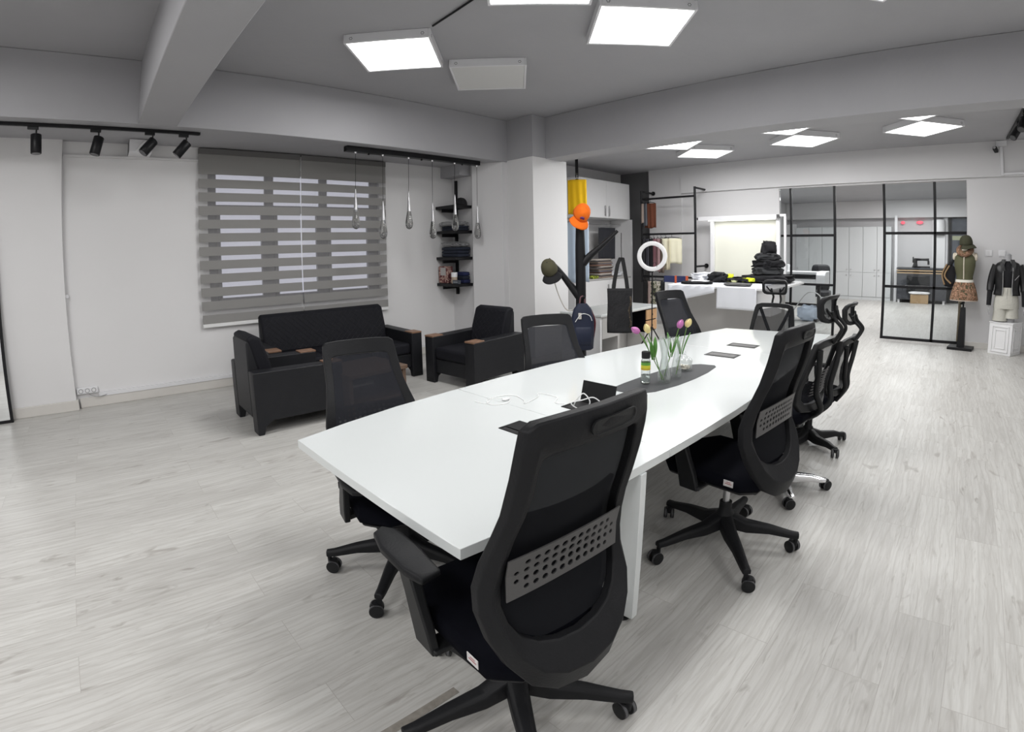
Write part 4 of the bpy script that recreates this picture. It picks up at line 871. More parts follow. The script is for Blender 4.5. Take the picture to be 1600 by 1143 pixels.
MB().b2(-.16, .15, -.09, .2, -.40, -.011).build('stand', cab_grey, dr)
for z0 in (0, .155):
    d_ = MB().b2(-.145, .145, -.112, -.092, z0+.005, z0+.145).build('drawer_front', pine_m, dr, bevel=.006)
    MB().lathe([(.0, 0), (.010, .002), (.013, .014), (.0, .02)], n=12).build('knob', black_pl, d_, smooth=True).matrix_local = Matrix.Translation((0, -.112, z0+.075)) @ Matrix.Rotation(R(90), 4, 'X')
gb = thing('soap_bottle', 'small green pump bottle on the left of the desk', 'bottle', (5.22, 4.08, .7505))
MB().lathe([(.0, 0), (.032, .002), (.034, .07), (.015, .10), (.012, .11)], n=16).build('bottle_body', mat('green_plastic', (.03, .30, .20), .3), gb, smooth=True)
MB().tube([(0, 0, .11), (0, 0, .15), (.03, -.01, .15)], .006, 6).build('pump', white_m, gb)
# ring light on a stand
rg = thing('ring_light', 'white ring lamp on a thin black stand before the clothes rack', 'ring light', (5.716, 3.30, 0), math.atan2(3.30, 5.716)-PI/2)
m = MB(); m.loft([[((.165+.028*math.cos(b))*math.cos(a), .014*math.sin(b), 1.46+(.165+.028*math.cos(b))*math.sin(a)) for b in [2*PI*q/10 for q in range(10)]] for a in [2*PI*k/40 for k in range(40)]], closed=True)
m.build('ring', mat('ring_white', (.85, .85, .86), .4, emit=(1, 1, 1), estr=.12), rg, smooth=True)
MB().tube([(0, .02, .52), (0, .02, 1.268)], .008, 8).build('pole', black_metal, rg)
for k in range(3):
    a = k*2*PI/3+.5; MB().tube([(0, .02, .55), (.34*math.cos(a), .02+.34*math.sin(a), .01)], .009, 8).build('leg', black_metal, rg)
MB().tube(smoothpts([(.02, 0, 1.27), (.06, -.01, 1.33), (.03, -.01, 1.38), (-.02, -.01, 1.33)], 5), .003, 6).build('phone_clip_wire', black_pl, rg)

# ------------------------------------------------------------------ clothes rail post beside the pillar
cr = thing('clothes_pole', 'thin black floor-to-ceiling clothes pole behind the coat tree', 'clothes pole', (6.45, 5.09, 0), R(38))
MB().b2(-.025, .025, -.025, .025, 0, FZ-.001).build('pole', black_metal, cr)
for z, x0, x1 in ((2.76, -.30, 0), (2.08, -.42, 0), (1.25, -.42, 0)): MB().b2(x0, x1, -.018, .018, z-.02, z+.02).build('arm', black_metal, cr)
P0 = Vector((6.45, 5.09, 0)); ax = Vector((math.cos(R(38)), math.sin(R(38)), 0)); sd_ = Vector((-.62, .785, 0))
yl = mat('yellow_cloth', (.80, .48, .005), .85)
g = garment('hanging_garment', 'bright yellow garment hanging beside the pillar from the black pole', 'garment', tuple(P0 - ax*.10 + Vector((0, 0, 2.735))), .30, .56, .06, yl, R(128), hm=white_m)
garment('hanging_garment', 'pale blue garment hanging low beside the pillar under the yellow one', 'garment', tuple(P0 - ax*.25 + Vector((0, 0, 2.055))), .34, .95, .07, mat('pale_blue_cloth', (.42, .50, .60), .85), R(128), hm=black_pl)

# ------------------------------------------------------------------ wall mounted pipe rack with garments
pr = thing('pipe_rack', 'black pipe clothes rack fixed to the far wall above the cutting table', 'clothes rack', (9.1, 4.86, 0))
for y, w0 in ((4.285-4.86, .529), (5.49-4.86, .499)):
    MB().tube([(0, y, .86), (0, y, 2.74)], .024, 10).build('upright', black_metal, pr, smooth=True)
    for z in ((2.72, 1.2) if y < 0 else (2.72, 1.2)):
        MB().tube([(0, y, z), (w0-.003, y, z)], .02, 10).build('wall_arm', black_metal, pr, smooth=True)
        MB().tube([(w0-.018, y, z), (w0-.002, y, z)], .045, 16).build('wall_flange', black_metal, pr, smooth=True)
for z in (2.56, 1.84, .98): MB().tube([(0, -.575, z), (0, .63, z)], .02, 10).build('cross_bar', black_metal, pr, smooth=True)
gR = 'garments on the pipe rack'
def hg(name, lab, cat, y, z, w, h, col, rz, seed=0, m=None, hang=True, x=9.1): return garment(name, lab, cat, (x, y, z-.022), w, h, .07, m or mat('gcol_%d' % int(abs(hash(col)) % 99999), col, .9, var=.1), R(rz), gR, hang, seed=seed)
hg('hanging_trousers', 'rust brown trousers on the top bar of the pipe rack', 'trousers', 5.28, 2.56, .24, .50, (.115, .035, .017), 100)
hg('hanging_trousers', 'grey striped trousers edge-on left of the rust brown pair', 'trousers', 5.40, 2.56, .20, .46, (.12, .13, .15), 40)
hg('hanging_trousers', 'pale beige trousers edge-on at the far left of the top bar', 'trousers', 5.455, 2.56, .16, .40, (.38, .30, .26), 20)
cols = [((.03, .03, .035), 'black trousers first from the left on the middle bar'), ((.06, .06, .075), 'charcoal trousers second from the left on the middle bar'), ((.015, .015, .018), 'black trousers third from the left on the middle bar'),
        ((.25, .12, .14), 'dusty pink trousers on the middle bar, darker of the pair'), ((.38, .24, .25), 'pale pink trousers on the middle bar behind the ring lamp'), ((.16, .12, .10), 'brown trousers on the middle bar right of the pink ones')]
for k, (c, lb) in enumerate(cols): hg('hanging_trousers', lb, 'trousers', 5.46-.085*k, 1.84, .24, .62+.03*(k % 3), c, 35+8*(k % 3), k)
hg('hanging_shirt', 'cream shirt hanging behind the ring lamp on the middle bar', 'shirt', 4.93, 1.84, .26, .62, (.62, .57, .42), 60, 2)
hg('hanging_shirt', 'pale cream cloth tilted at the right end of the hanging garments', 'shirt', 4.80, 1.84, .40, .50, (.68, .65, .50), 112, 4)
hg('hanging_shorts', 'black shorts first from the left on the lowest bar', 'shorts', 5.42, .98, .22, .50, (.012, .012, .013), 45, 1)
hg('hanging_shorts', 'pale pink shorts edge-on beside the camouflage pair', 'shorts', 5.32, .98, .2, .48, (.42, .32, .30), 35, 3)
hg('hanging_shorts', 'green and cream camouflage shorts on the lowest bar', 'shorts', 5.17, .98, .34, .50, (1, 1, 1), 100, 2, camo_mat('camo_shorts', [(.02, .02, .015), (.09, .10, .05), (.45, .42, .36), (.16, .15, .10), (.5, .47, .42)], 11))
hg('hanging_shorts', 'dark grey shorts right of the camouflage pair', 'shorts', 4.98, .98, .22, .48, (.02, .022, .022), 80, 1)
orange_p = mat('orange_card', (.6, .12, .05), .6); navy_p = mat('navy_card', (.03, .04, .12), .6); print_p = camo_mat('sock_print', [(.03, .04, .02), (.12, .13, .05), (.4, .38, .2), (.35, .1, .05), (.5, .5, .45)], 26)
for k, (y, lb) in enumerate(((4.74, 'printed packet with orange and navy header, left of two on the lowest bar'), (4.50, 'printed packet with orange and navy header, right of two on the lowest bar'))):
    t = thing('hanging_packet', lb, 'packet', (9.07, y, .96), R(90), gR)
    MB().b2(-.02, .22, -.012, .012, -.08, .05).build('header_card', navy_p, t, bevel=.004)
    MB().b2(-.07, -.021, -.013, .013, -.12, .055).build('orange_flap', orange_p, t, bevel=.004)
    MB().b2(-.07, -.021, -.012, .012, -.32, -.121).build('printed_strip', print_p, t, bevel=.004)
    MB().b2(-.02, .20, -.010, .010, -.30, -.081).build('contents', white_m, t, bevel=.004)

# ------------------------------------------------------------------ cutting table with cloth and clothes
ctb = thing('cutting_table', 'large white cutting table by the far wall under the pipe rack', 'table', (8.35, 3.16, 0))
TZ2 = .965
MB().b2(-.90, .95, -.92, .86, TZ2-.035, TZ2).build('table_top', white_m, ctb, bevel=.003)
MB().b2(-.25, -.22, -.60, .80, .06, TZ2-.036).build('front_panel', cab_grey, ctb, bevel=.002)
MB().b2(-.24, .90, -.60, -.57, .06, TZ2-.036).build('side_panel', cab_grey, ctb, bevel=.002)
MB().b2(-.24, .90, .78, .81, .06, TZ2-.036).build('side_panel', cab_grey, ctb, bevel=.002)
MB().b2(-.21, .88, -.55, .77, 0, .06).build('plinth', dark_wall_m, ctb)
MB().b2(-.82, -.24, -.86, -.62, .55, TZ2-.036).build('drawer_unit', white_m, ctb, bevel=.002)
sheet_m = mat('white_sheet', (.72, .74, .79), .85, bump=.15, bscale=12)
def drape(y0, y1, xb, xf, hang0, hang1, seed):
    def f(u, v):
        y = lerp(y0, y1, u); hang = lerp(hang0, hang1, u); L0 = xb-xf; s_ = v*(L0+hang)
        w = .006*math.sin(y*23+seed)
        if s_ < L0: return Vector((xb-s_, y, TZ2+.006+.004*noise.noise(Vector((s_*5, y*5, seed)))))
        d = s_-L0; return Vector((xf-.008-.012*abs(math.sin(y*11+seed))*min(1, d*4)-w*d, y, TZ2+.006-d))
    return f
tag(MB().grid(drape(3.18, 4.0, 8.9, 7.45, .10, .30, 1), 24, 40).build('white_sheet', sheet_m, smooth=True, solid=.003), 'white sheet draped over the left corner of the cutting table', 'sheet')
tag(MB().grid(drape(2.50, 3.14, 8.3, 7.45, .34, .34, 4), 20, 36).build('white_sheet', sheet_m, smooth=True, solid=.003), 'white sheet hanging square over the front edge of the cutting table', 'sheet')
blk = mat('black_jersey', (.009, .009, .011), .95, bump=.4, bscale=18); lime = mat('lime_cloth', (.62, .70, .02), .8); dk2 = mat('charcoal_jersey', (.022, .023, .025), .95, bump=.4, bscale=18)
gt = 'clothes lying on the cutting table'
def heap(name, lab, loc, sz, m, seed, amp=.25, rz=0, f=2.4, extra=()):
    t = thing(name, lab, 'clothes', loc, R(rz), gt)
    MB().blob((0, 0, sz[2]/2), sz, seed, amp, f, 4, .6).build('cloth', m, t, smooth=True)
    for c, s_, mm, sd in extra: MB().blob(c, s_, sd, .25, 2.4, 3, .6).build('bright_panel', mm, t, smooth=True)
    return t
heap('crumpled_garment', 'black garment with lime side lying left on the white sheet', (8.35, 3.50, TZ2+.01), (.42, .34, .16), blk, 3, .3, 20, extra=(((.06, -.20, .07), (.30, .14, .13), lime, 2),))
heap('crumpled_garment', 'black garment with lime sleeve lying between the left one and the big pile', (8.5, 3.08, TZ2+.01), (.5, .42, .09), blk, 5, .35, -10, extra=(((-.10, -.12, .05), (.20, .26, .07), lime, 6), ((-.18, .05, .03), (.2, .1, .05), mat('pale_lime', (.6, .62, .35), .8), 3)))
heap('crumpled_garment', 'white crumpled cloth at the back left of the cutting table', (8.7, 3.92, TZ2+.01), (.5, .36, .14), mat('white_jersey', (.66, .67, .70), .9), 8, .3, 0)
heap('flat_garment', 'flat black garment with white top lying at the front left of the table', (7.75, 3.62, TZ2+.012), (.34, .52, .04), blk, 4, .25, 15, extra=(((.02, -.05, .038), (.2, .3, .03), mat('white_jersey2', (.66, .67, .70), .9), 5),))
heap('flat_garment', 'grey folded cloth over the front edge of the square white sheet', (7.62, 2.86, TZ2+.012), (.22, .44, .045), mat('grey_jersey', (.09, .09, .09), .95), 2, .12, 4)
for k, (sz, m, lb) in enumerate((((.62, .85, .14), blk, 'bottom black garment spread under the big pile on the cutting table'), ((.5, .50, .16), dk2, 'second garment from the bottom of the big black pile'), ((.46, .46, .16), blk, 'third garment from the bottom of the big black pile'), ((.40, .38, .14), dk2, 'fourth garment from the bottom of the big black pile'), ((.24, .24, .24), blk, 'pointed garment topping the big black pile'))):
    heap('piled_garment', lb, (8.72, 2.72+.02*(k % 2), TZ2+.008+[0, .11, .235, .36, .46][k]), sz, m, 11+k, .22, 30*k)
bx = thing('flat_box', 'flat white box lid at the right end of the cutting table', 'box', (9.0, 2.33, TZ2+.001))
MB().b2(-.25, .25, -.06, .10, 0, .012).build('lid', white_m, bx, bevel=.002)
# photo light frame
lf = thing('photo_light_frame', 'white photo frame with cream backdrop and light strip on the cutting table wall', 'light frame', (9.4, 3.42, 0))
cream = mat('cream_backdrop', (.70, .70, .62), .7)
MB().b2(.10, .115, -.64, .66, TZ2+.03, 2.08).build('backdrop', cream, lf)
for y in (.66, -.66): MB().b2(.02, .09, y-.035, y+.035, 0.0, 2.10).build('post', white_metal, lf, bevel=.003)
tb_ = MB().b2(-.06, .0, -.66, .92, 2.085, 2.165).build('top_bar', white_metal, lf, bevel=.003)
MB().b2(-.055, -.005, -.62, .70, 2.072, 2.085).build('light_strip', mat('strip_on', (.9, .9, .88), .4, emit=(1, 1, .93), estr=2), tb_)
MB().b2(-.07, .005, -.71, -.661, 2.10, 2.16).build('end_cap', lumbar_m, tb_); MB().b2(-.05, -.01, .921, .95, 2.105, 2.15).build('end_cap', black_pl, tb_)
MB().b2(-.05, .0, -.83, -.79, TZ2, 2.16).b2(-.045, -.005, -.83, -.66, 2.12, 2.165).build('side_post', white_metal, lf, bevel=.003)
l = bpy.data.lights.new('strip_lamp', 'AREA'); l.shape = 'RECTANGLE'; l.size = .05; l.size_y = 1.3; l.energy = 1.6; lo = bpy.data.objects.new('strip_lamp', l); COL.objects.link(lo); lo.location = (9.37, 3.46, 2.06)

# ------------------------------------------------------------------ dress form with cap, vest, scarf and skirt
def loftz(m, secs, n=28, cx=0, cy=0):
    """secs: z, half width (local x), half depth (local y), y shift"""
    return m.loft([[(cx+w*math.cos(a), cy+sh+d*math.sin(a), z) for a in [2*PI*k/n for k in range(n)]] for z, w, d, sh in secs])
skin_c = mat('cream_linen', (.62, .56, .47), .85)
olive_v = mat('olive_quilt', (.085, .085, .045), .8, bump=.3, bscale=30); olive_cap = mat('olive_cap', (.045, .046, .026), .9)
camoS = camo_mat('camo_skirt', [(.055, .06, .03), (.16, .075, .04), (.40, .24, .16), (.08, .05, .03), (.34, .21, .14)], 26)
DF = thing('dress_form', 'cream dress form on black stand wearing olive vest and camouflage skirt', 'dress form', (9.40, -.375, 0), R(80+0))
# local -x.. : width along local x, front at +y ; rotated so the front looks back down the room
body = [(.80, .17, .115, 0), (.86, .178, .12, 0), (.94, .172, .118, 0), (1.0, .150, .108, 0), (1.08, .118, .092, 0), (1.14, .118, .09, 0), (1.22, .135, .098, .005), (1.30, .15, .112, .012), (1.38, .155, .108, .01), (1.46, .165, .085, 0), (1.50, .15, .07, -.005), (1.535, .09, .058, -.008), (1.56, .055, .052, -.01), (1.62, .05, .048, -.005)]
loftz(MB(), body).build('torso', skin_c, DF, smooth=True)
loftz(MB(), [(1.09, .127, .10, 0), (1.14, .127, .099, 0), (1.22, .144, .107, .005), (1.30, .160, .122, .012), (1.38, .163, .117, .01), (1.46, .158, .093, 0), (1.50, .13, .078, -.004), (1.53, .09, .066, -.007)]).build('vest', olive_v, DF, smooth=True)
zp = MB()
zp.tube([(0, .104, 1.10), (0, .111, 1.18), (0, .125, 1.26), (0, .135, 1.32), (0, .128, 1.42), (0, .098, 1.48)], .008, 6)
zp.build('vest_zip', skin_c, DF)
for sx in (-1, 1): MB().blob((sx*.165, 0, 1.44), (.05, .10, .13), 1, .05, 2, 2, .8).build('arm_cap', skin_c, DF, smooth=True)
loftz(MB(), [(.775, .215, .145, 0), (.79, .218, .147, 0), (.88, .20, .138, 0), (.97, .175, .123, 0), (1.04, .15, .11, 0), (1.055, .14, .105, 0)]).build('skirt', camoS, DF, smooth=True)
loftz(MB(), [(1.05, .142, .107, 0), (1.09, .137, .105, 0)]).build('waistband', mat('white_band', (.7, .68, .62), .8), DF, smooth=True)
loftz(MB(), [(.762, .213, .143, 0), (.776, .217, .146, 0)]).build('hem', mat('beige_hem', (.5, .42, .36), .8), DF, smooth=True)
MB().loft([[((.095+.042*math.cos(b))*math.cos(a), .03+(.085+.04*math.cos(b))*math.sin(a), 1.545-.06*math.sin(a)+.048*math.sin(b)) for b in [2*PI*q/12 for q in range(12)]] for a in [2*PI*k/28 for k in range(28)]], closed=True).build('scarf', camoS, DF, smooth=True)
MB().tube([(0, 0, .66), (0, 0, .80)], .014, 10).build('neck_rod', black_metal, DF)
MB().tube([(.0, -.02, .71), (.05, -.02, .71)], .013, 8).build('clamp_knob', black_metal, DF)
MB().loft([[(x*k, y*k, z) for x, y in ((-1, -1), (1, -1), (1, 1), (-1, 1))] for z, k in ((.04, .056), (.64, .038), (.66, .033))]).build('stand_post', black_metal, DF, bevel=.004)
MB().b2(-.19, .19, -.15, .15, 0, .042).build('stand_base', black_metal, DF, bevel=.004)
DF.rotation_euler = (0, 0, R(80))
t = cap('cap', 'olive cap resting on the neck of the dress form', (9.40, -.385, 1.635), (R(12), R(-6), R(-70)), olive_cap, None, 1.22)
bgp = thing('shoulder_bag', 'black bag with tan straps hung behind the shoulder of the dress form', 'bag', (9.46, -.14, 1.0), R(80))
MB().blob((0, 0, .14), (.20, .12, .36), 2, .12, 1.6, 3, .7).build('bag_body', blk, bgp, smooth=True)
tan = mat('tan_strap', (.26, .17, .09), .7)
for pts in ([(-.04, .065, .02), (.06, .075, .14), (-.01, .07, .30)], [(.06, .06, .0), (.10, .06, .16), (.03, .06, .32)]): MB().tube(smoothpts(pts, 5), .013, 6).build('strap', tan, bgp, smooth=True)
MB().tube(smoothpts([(-.02, .03, .30), (-.10, .03, .44), (-.18, .0, .56)], 5), .022, 8).build('shoulder_strap', blk, bgp, smooth=True)

# ------------------------------------------------------------------ half mannequin on a pedestal
PD = thing('pedestal', 'white square pedestal with framed moulding under the jacket mannequin', 'pedestal', (9.32, -1.02, 0), R(60.6))
MB().b2(-.18, .18, -.18, .18, 0, .47).build('pedestal_body', white_m, PD, bevel=.004)
MB().b2(-.188, .188, -.188, .188, .47, .485).build('pedestal_top', white_m, PD, bevel=.003)
apo = .18
for k in range(4):
    a = k*PI/2; c, s_ = math.cos(a), math.sin(a); m = MB()
    for w, h, th in ((.135, .195, .012), (.085, .145, .010)):
        for sx, sz, cx_, cz in ((2*w, .016, 0, h-.008), (2*w, .016, 0, -h+.008), (.016, 2*h, w-.008, 0), (.016, 2*h, -w+.008, 0)):
            m.box(c*(apo+th/2)-s_*cx_, s_*(apo+th/2)+c*cx_, .235+cz, th, sx, sz, rz=a)
    m.build('panel_moulding', white_m, PD, bevel=.003)
MN = thing('mannequin', 'grey headless mannequin in black leather jacket and pale shorts on the pedestal', 'mannequin', (9.30, -1.0, .485), R(86))
gsk = mat('grey_mannequin', (.33, .33, .34), .4)
z0 = .0
torso = [(.46, .115, .085, 0), (.56, .118, .09, 0), (.66, .145, .105, .005), (.74, .15, .11, .01), (.82, .155, .09, 0), (.88, .14, .07, -.005), (.915, .07, .055, -.01), (.94, .052, .05, -.008), (1.0, .05, .048, 0), (1.015, .03, .03, 0)]
loftz(MB(), torso).build('torso', gsk, MN, smooth=True)
hipm = MB(); 
for sx in (-1, 1): hipm.loft([[(sx*.072+r*math.cos(a), .0+r*1.05*math.sin(a), z) for a in [2*PI*k/16 for k in range(16)]] for z, r in ((0, .062), (.06, .067), (.16, .075), (.26, .082))])
hipm.build('thighs', gsk, MN, smooth=True)
loftz(MB(), [(.50, .12, .098, 0), (.56, .122, .096, 0), (.66, .15, .112, .005), (.74, .156, .117, .01), (.82, .158, .097, 0), (.88, .135, .075, -.005), (.905, .085, .062, -.008)]).build('black_top', blk, MN, smooth=True)
denim = mat('pale_denim', (.50, .49, .44), .85, bump=.35, bscale=30, var=.15, vscale=14)
def shorts(m):
    loftz(m, [(.20, .185, .13, 0), (.28, .183, .13, 0), (.38, .168, .122, 0), (.47, .136, .105, 0), (.515, .126, .1, 0)])
    for sx in (-1, 1): m.loft([[(sx*.078+r*math.cos(a), r*1.1*math.sin(a), z) for a in [2*PI*k/18 for k in range(18)]] for z, r in ((.015 if sx > 0 else .06, .112), (.14, .105), (.24, .095))])
m = MB(); shorts(m); sh_ = m.build('shorts', denim, MN, smooth=True)
MB().tube([(-.004, .104, .50), (0, .122, .38), (.0, .122, .24)], .003, 5).build('fly_seam', mat('denim_seam', (.3, .3, .28), .9), sh_)
jl = mat('jacket_leather', (.010, .010, .011), .35, bump=.6, bscale=14, var=.2)
# open jacket: a shell around the back and sides with two front panels
def jk(u, v):
    a = lerp(R(112), R(428), u); z = lerp(.40, .90, v); w = interp([(.40, .195), (.5, .175), (.62, .178), (.74, .19), (.82, .19), (.88, .15), (.90, .10)], z); d = interp([(.40, .135), (.5, .125), (.62, .13), (.74, .135), (.82, .12), (.88, .09), (.90, .075)], z)
    return Vector((w*math.cos(a), d*math.sin(a)+.012*math.sin(z*30+a*5)*.4, z))
jk_o = MB().grid(jk, 36, 16).build('jacket_body', jl, MN, smooth=True, solid=.008)
for sx in (-1, 1):
    e = MB(); e.tube([jk(0 if sx > 0 else 1, v/8) for v in range(9)], .006, 6); e.build('zip', steel_m, jk_o)
    MB().loft([[Vector((sx*x+dx, y+dy, z)) for dx, dy in ((-.03, 0), (.03, -.006), (.03, .008), (-.03, .012))] for x, y, z in ((.065, .115, .76), (.085, .10, .85), (.06, .065, .93))]).build('lapel', jl, jk_o, smooth=True)
    arm = smoothpts([(sx*.16, -.005, .84), (sx*.205, -.01, .72), (sx*.235, .0, .58), (sx*.245, .03, .46)], 5)
    MB().tube(arm, [lerp(.066, .052, k/(len(arm)-1)) for k in range(len(arm))], 14).build('sleeve', jl, jk_o, smooth=True)
    fa = smoothpts([(sx*.243, .025, .47), (sx*.25, .04, .38), (sx*.255, .055, .24)], 5)
    MB().tube(fa, [lerp(.043, .034, k/(len(fa)-1)) for k in range(len(fa))], 12).build('undersleeve', blk, MN, smooth=True)
    hd = MB(); hx = sx*.257
    hd.loft([[(hx+.013*math.cos(a), y+.030*math.sin(a), z) for a in [2*PI*k/12 for k in range(12)]] for y, z in ((.056, .245), (.062, .20), (.066, .165))])
    hand = hd.build('hand', gsk, MN, smooth=True)
    for k in range(4):
        y = .044+.0145*k; ln = (.062, .072, .068, .05)[k]
        MB().tube([(hx, y, .168), (hx-sx*.004, y+.003, .168-ln*.5), (hx-sx*.014, y+.004, .168-ln)], [.0075, .007, .005], 8).build('finger', gsk, hand, smooth=True)
    MB().tube([(hx, .088, .215), (hx-sx*.006, .108, .19), (hx-sx*.010, .112, .16)], [.009, .008, .006], 8).build('thumb', gsk, hand, smooth=True)
MB().tube([(-.16, .12, .70), (-.10, .135, .63)], .004, 6).build('pocket_zip', steel_m, jk_o)

# ------------------------------------------------------------------ switches, camera, conduit
for y, lb, n in ((-.745, 'white double light switch on the far wall beside the dress form', 2), (-.945, 'white light switch half hidden by the jacket mannequin', 1)):
    t = thing('light_switch', lb, 'light switch', (9.63, y, 1.50), 0, 'light switches on the far wall')
    MB().b2(-.012, -.001, -.055, .055, -.05, .05).build('plate', white_metal, t, bevel=.003)
    for k in range(n): MB().b2(-.018, -.011, -.045+.046*k if n == 2 else -.04, -.003+.046*k if n == 2 else .04, -.04, .04).build('rocker', white_m, t, bevel=.002)
sc = thing('security_camera', 'small black security camera on a white bracket near the ceiling', 'security camera', (9.57, -.93, 3.19))
MB().b2(-.05, -.001, -.10, .06, -.05, .035).build('bracket_box', white_metal, sc, bevel=.004)
MB().tube([(-.04, .03, -.03), (-.06, .06, -.08)], .01, 8).build('arm', white_metal, sc)
cmb = MB().box(-.08, .075, -.105, .12, .06, .055, rz=R(-20), ry=R(20)).build('camera_body', black_pl, sc, bevel=.008)
MB().tube([(-.135, .095, -.085), (-.142, .097, -.083)], .022, 14).build('lens', chrome_m, cmb)
tag(MB().b2(9.535, 9.569, -.965, -.925, 2.69, 3.135).b2(9.54, 9.569, -3.0, -.925, 2.70, 2.73).build('cable_conduit', white_metal), 'white L-shaped cable conduit below the security camera', 'conduit')

# ------------------------------------------------------------------ back room
for k in range(7):
    y = 1.40 + .42*k; fz = mat('wardrobe_white', (.62, .64, .65), .4)
    lab = ['rightmost tall white wardrobe unit in the back room', 'second white wardrobe unit from the right in the back room', 'third white wardrobe unit from the right in the back room', 'middle white wardrobe unit in the back room', 'white wardrobe unit in the back room seen left of the middle one', 'white wardrobe unit in the back room seen through the fixed glass', 'leftmost white wardrobe unit in the back room'][k]
    t = thing('wardrobe', lab, 'wardrobe', (17.0, y, 0), 0, 'white wardrobes in the back room')
    MB().b2(-.12, .28, .002, .418, 0, 2.19).build('carcass', fz, t)
    for z0_, z1_, kz in ((.10, .82, .74), (.825, 2.18, .91)):
        d_ = MB().b2(-.14, -.121, .005, .415, z0_, z1_).build('wardrobe_door', fz, t, bevel=.003)
        ky = .06 if k % 2 else .36
        MB().lathe([(0, 0), (.018, .004), (.02, .025), (0, .03)], n=10).build('knob', steel_m, d_, smooth=True).matrix_local = Matrix.Translation((-.14, ky, kz)) @ Matrix.Rotation(R(-90), 4, 'Y')
pp = MB().b2(16.80, 16.9, 1.22, 1.30, 0, 2.5)
tag(pp.build('wall_post', white_metal), 'white floor-to-lintel post between the wardrobes and the dark bench', 'post')
sb = thing('workbench', 'dark grey bench with pale wood edges under the old sewing machine', 'workbench', (16.95, .50, 0))
slate = mat('slate_board', (.045, .047, .055), .5, var=.3, vscale=12); woodp = mat('beech_edge', (.42, .30, .18), .5)
MB().b2(-.35, .30, -.68, .70, .10, .84).build('bench_body', slate, sb, bevel=.003)
MB().b2(-.37, .30, -.70, .72, .965, 1.0).build('bench_top', slate, sb, bevel=.003)
for z in (.86, .93): MB().b2(-.36, .30, -.69, .71, z-.02, z+.012).build('wood_edge', woodp, sb, bevel=.002)
for z0_, z1_ in ((.32, .52), (.56, .80)): 
    d_ = MB().b2(-.40, -.351, -.22, .42, z0_, z1_).build('drawer_front', black_pl, sb, bevel=.004)
    MB().b2(-.405, -.40, -.10, .30, z1_-.035, z1_-.02).build('drawer_pull', lumbar_m, d_)
for y in (-.62, .64): MB().b2(-.30, .25, y-.03, y+.03, 0, .099).build('foot', white_m, sb)
tag(MB().b2(16.49, 16.78, .30, .80, .002, .26).build('cardboard_box', mat('cardboard', (.36, .25, .14), .8), bevel=.004), 'brown cardboard box on the floor before the dark bench', 'box')
tag(MB().blob((16.62, .56, .30), (.32, .60, .08), 3, .15, 2, 3, .5).build('white_cloth', white_m, smooth=True), 'white cloth lying on the cardboard box', 'cloth')
sm = thing('sewing_machine', 'old black sewing machine on the back room bench', 'sewing machine', (16.85, .55, 1.001), R(0))
MB().b2(-.10, .10, -.26, .24, 0, .045).build('bed', black_metal, sm, bevel=.008)
MB().loft([[(x*w, y0_+dy*d, z) for x, dy in ((-1, -1), (1, -1), (1, 1), (-1, 1))] for z, w, d, y0_ in ((.045, .07, .075, .16), (.14, .045, .05, .15), (.23, .05, .05, .15), (.27, .045, .045, .15))]).build('pillar', black_metal, sm, bevel=.012)
MB().loft([[(x*w, y, zc+dz*h) for x, dz in ((-1, -1), (1, -1), (1, 1), (-1, 1))] for y, w, h, zc in ((.19, .045, .04, .235), (0, .035, .032, .235), (-.15, .036, .034, .235), (-.23, .042, .045, .23))]).build('arm', black_metal, sm, bevel=.012)
MB().b2(-.035, .035, -.245, -.185, .09, .20).build('needle_head', black_metal, sm, bevel=.008)
MB().tube([(0, -.215, .045), (0, -.215, .10)], .006, 8).build('needle_bar', steel_m, sm)
MB().tube([(0, .20, .225), (0, .235, .225)], .085, 20).build('hand_wheel', black_metal, sm, smooth=True)
wh = MB().lathe([(0, 0), (.18, .01), (.185, .03), (.185, .40), (.17, .43), (0, .435)], (0, 0, 0), 28)
wo = wh.build('wall_cylinder', white_m, smooth=True); wo.location = (17.10, .06, 1.95); tag(wo, 'white cylinder mounted high on the back room wall beside the mullion', 'cylinder')
tag(MB().b2(17.12, 17.299, -.12, .24, 0, 1.93).build('white_board', white_m, bevel=.003), 'tall white board under the white cylinder in the back room', 'board')
for y, lb in ((1.09, 'small red reflection built as a glowing globe at the back room wall, left one'), (.60, 'larger red reflection built as a glowing globe at the back room wall, right one')):
    t = thing('red_reflection', lb, 'reflection', (17.295, y, 2.31), 0, 'red reflections in the back room')  # emissive globes added to imitate red reflections in the glass
    MB().lathe([(0, 0), (.06, .0), (.065, .02), (.05, .03), (0, .03)], n=16).build('globe_mount', white_m, t).matrix_local = Matrix.Rotation(R(-90), 4, 'Y')
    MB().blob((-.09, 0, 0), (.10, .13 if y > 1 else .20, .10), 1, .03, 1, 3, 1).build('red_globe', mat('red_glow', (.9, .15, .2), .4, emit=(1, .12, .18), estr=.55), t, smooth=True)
dr2 = struct(MB().b2(17.2, 17.299, -1.35, -.22, 0, .06).b2(17.2, 17.299, -.30, -.22, 0, 2.5).b2(17.2, 17.299, -1.35, -1.27, 0, 2.5).b2(17.2, 17.299, -1.27, -.30, 2.42, 2.5).b2(17.2, 17.299, -1.27, -.30, 1.98, 2.05).build('door_2', black_metal))
MB().b2(17.24, 17.26, -1.27, -.30, .06, 2.42).build('pane', mat('dusk_pane', (.10, .11, .13), .1, var=.5, vscale=9), dr2)
MB().b2(17.225, 17.235, -1.25, -.32, 1.80, 1.92).build('sign_strip', mat('pale_olive', (.35, .37, .25), .5), dr2)
tag(MB().b2(17.2, 17.298, -.19, -.08, 0, 2.5).build('wall_post', white_metal), 'white door post beside the dark door of the back room', 'post')
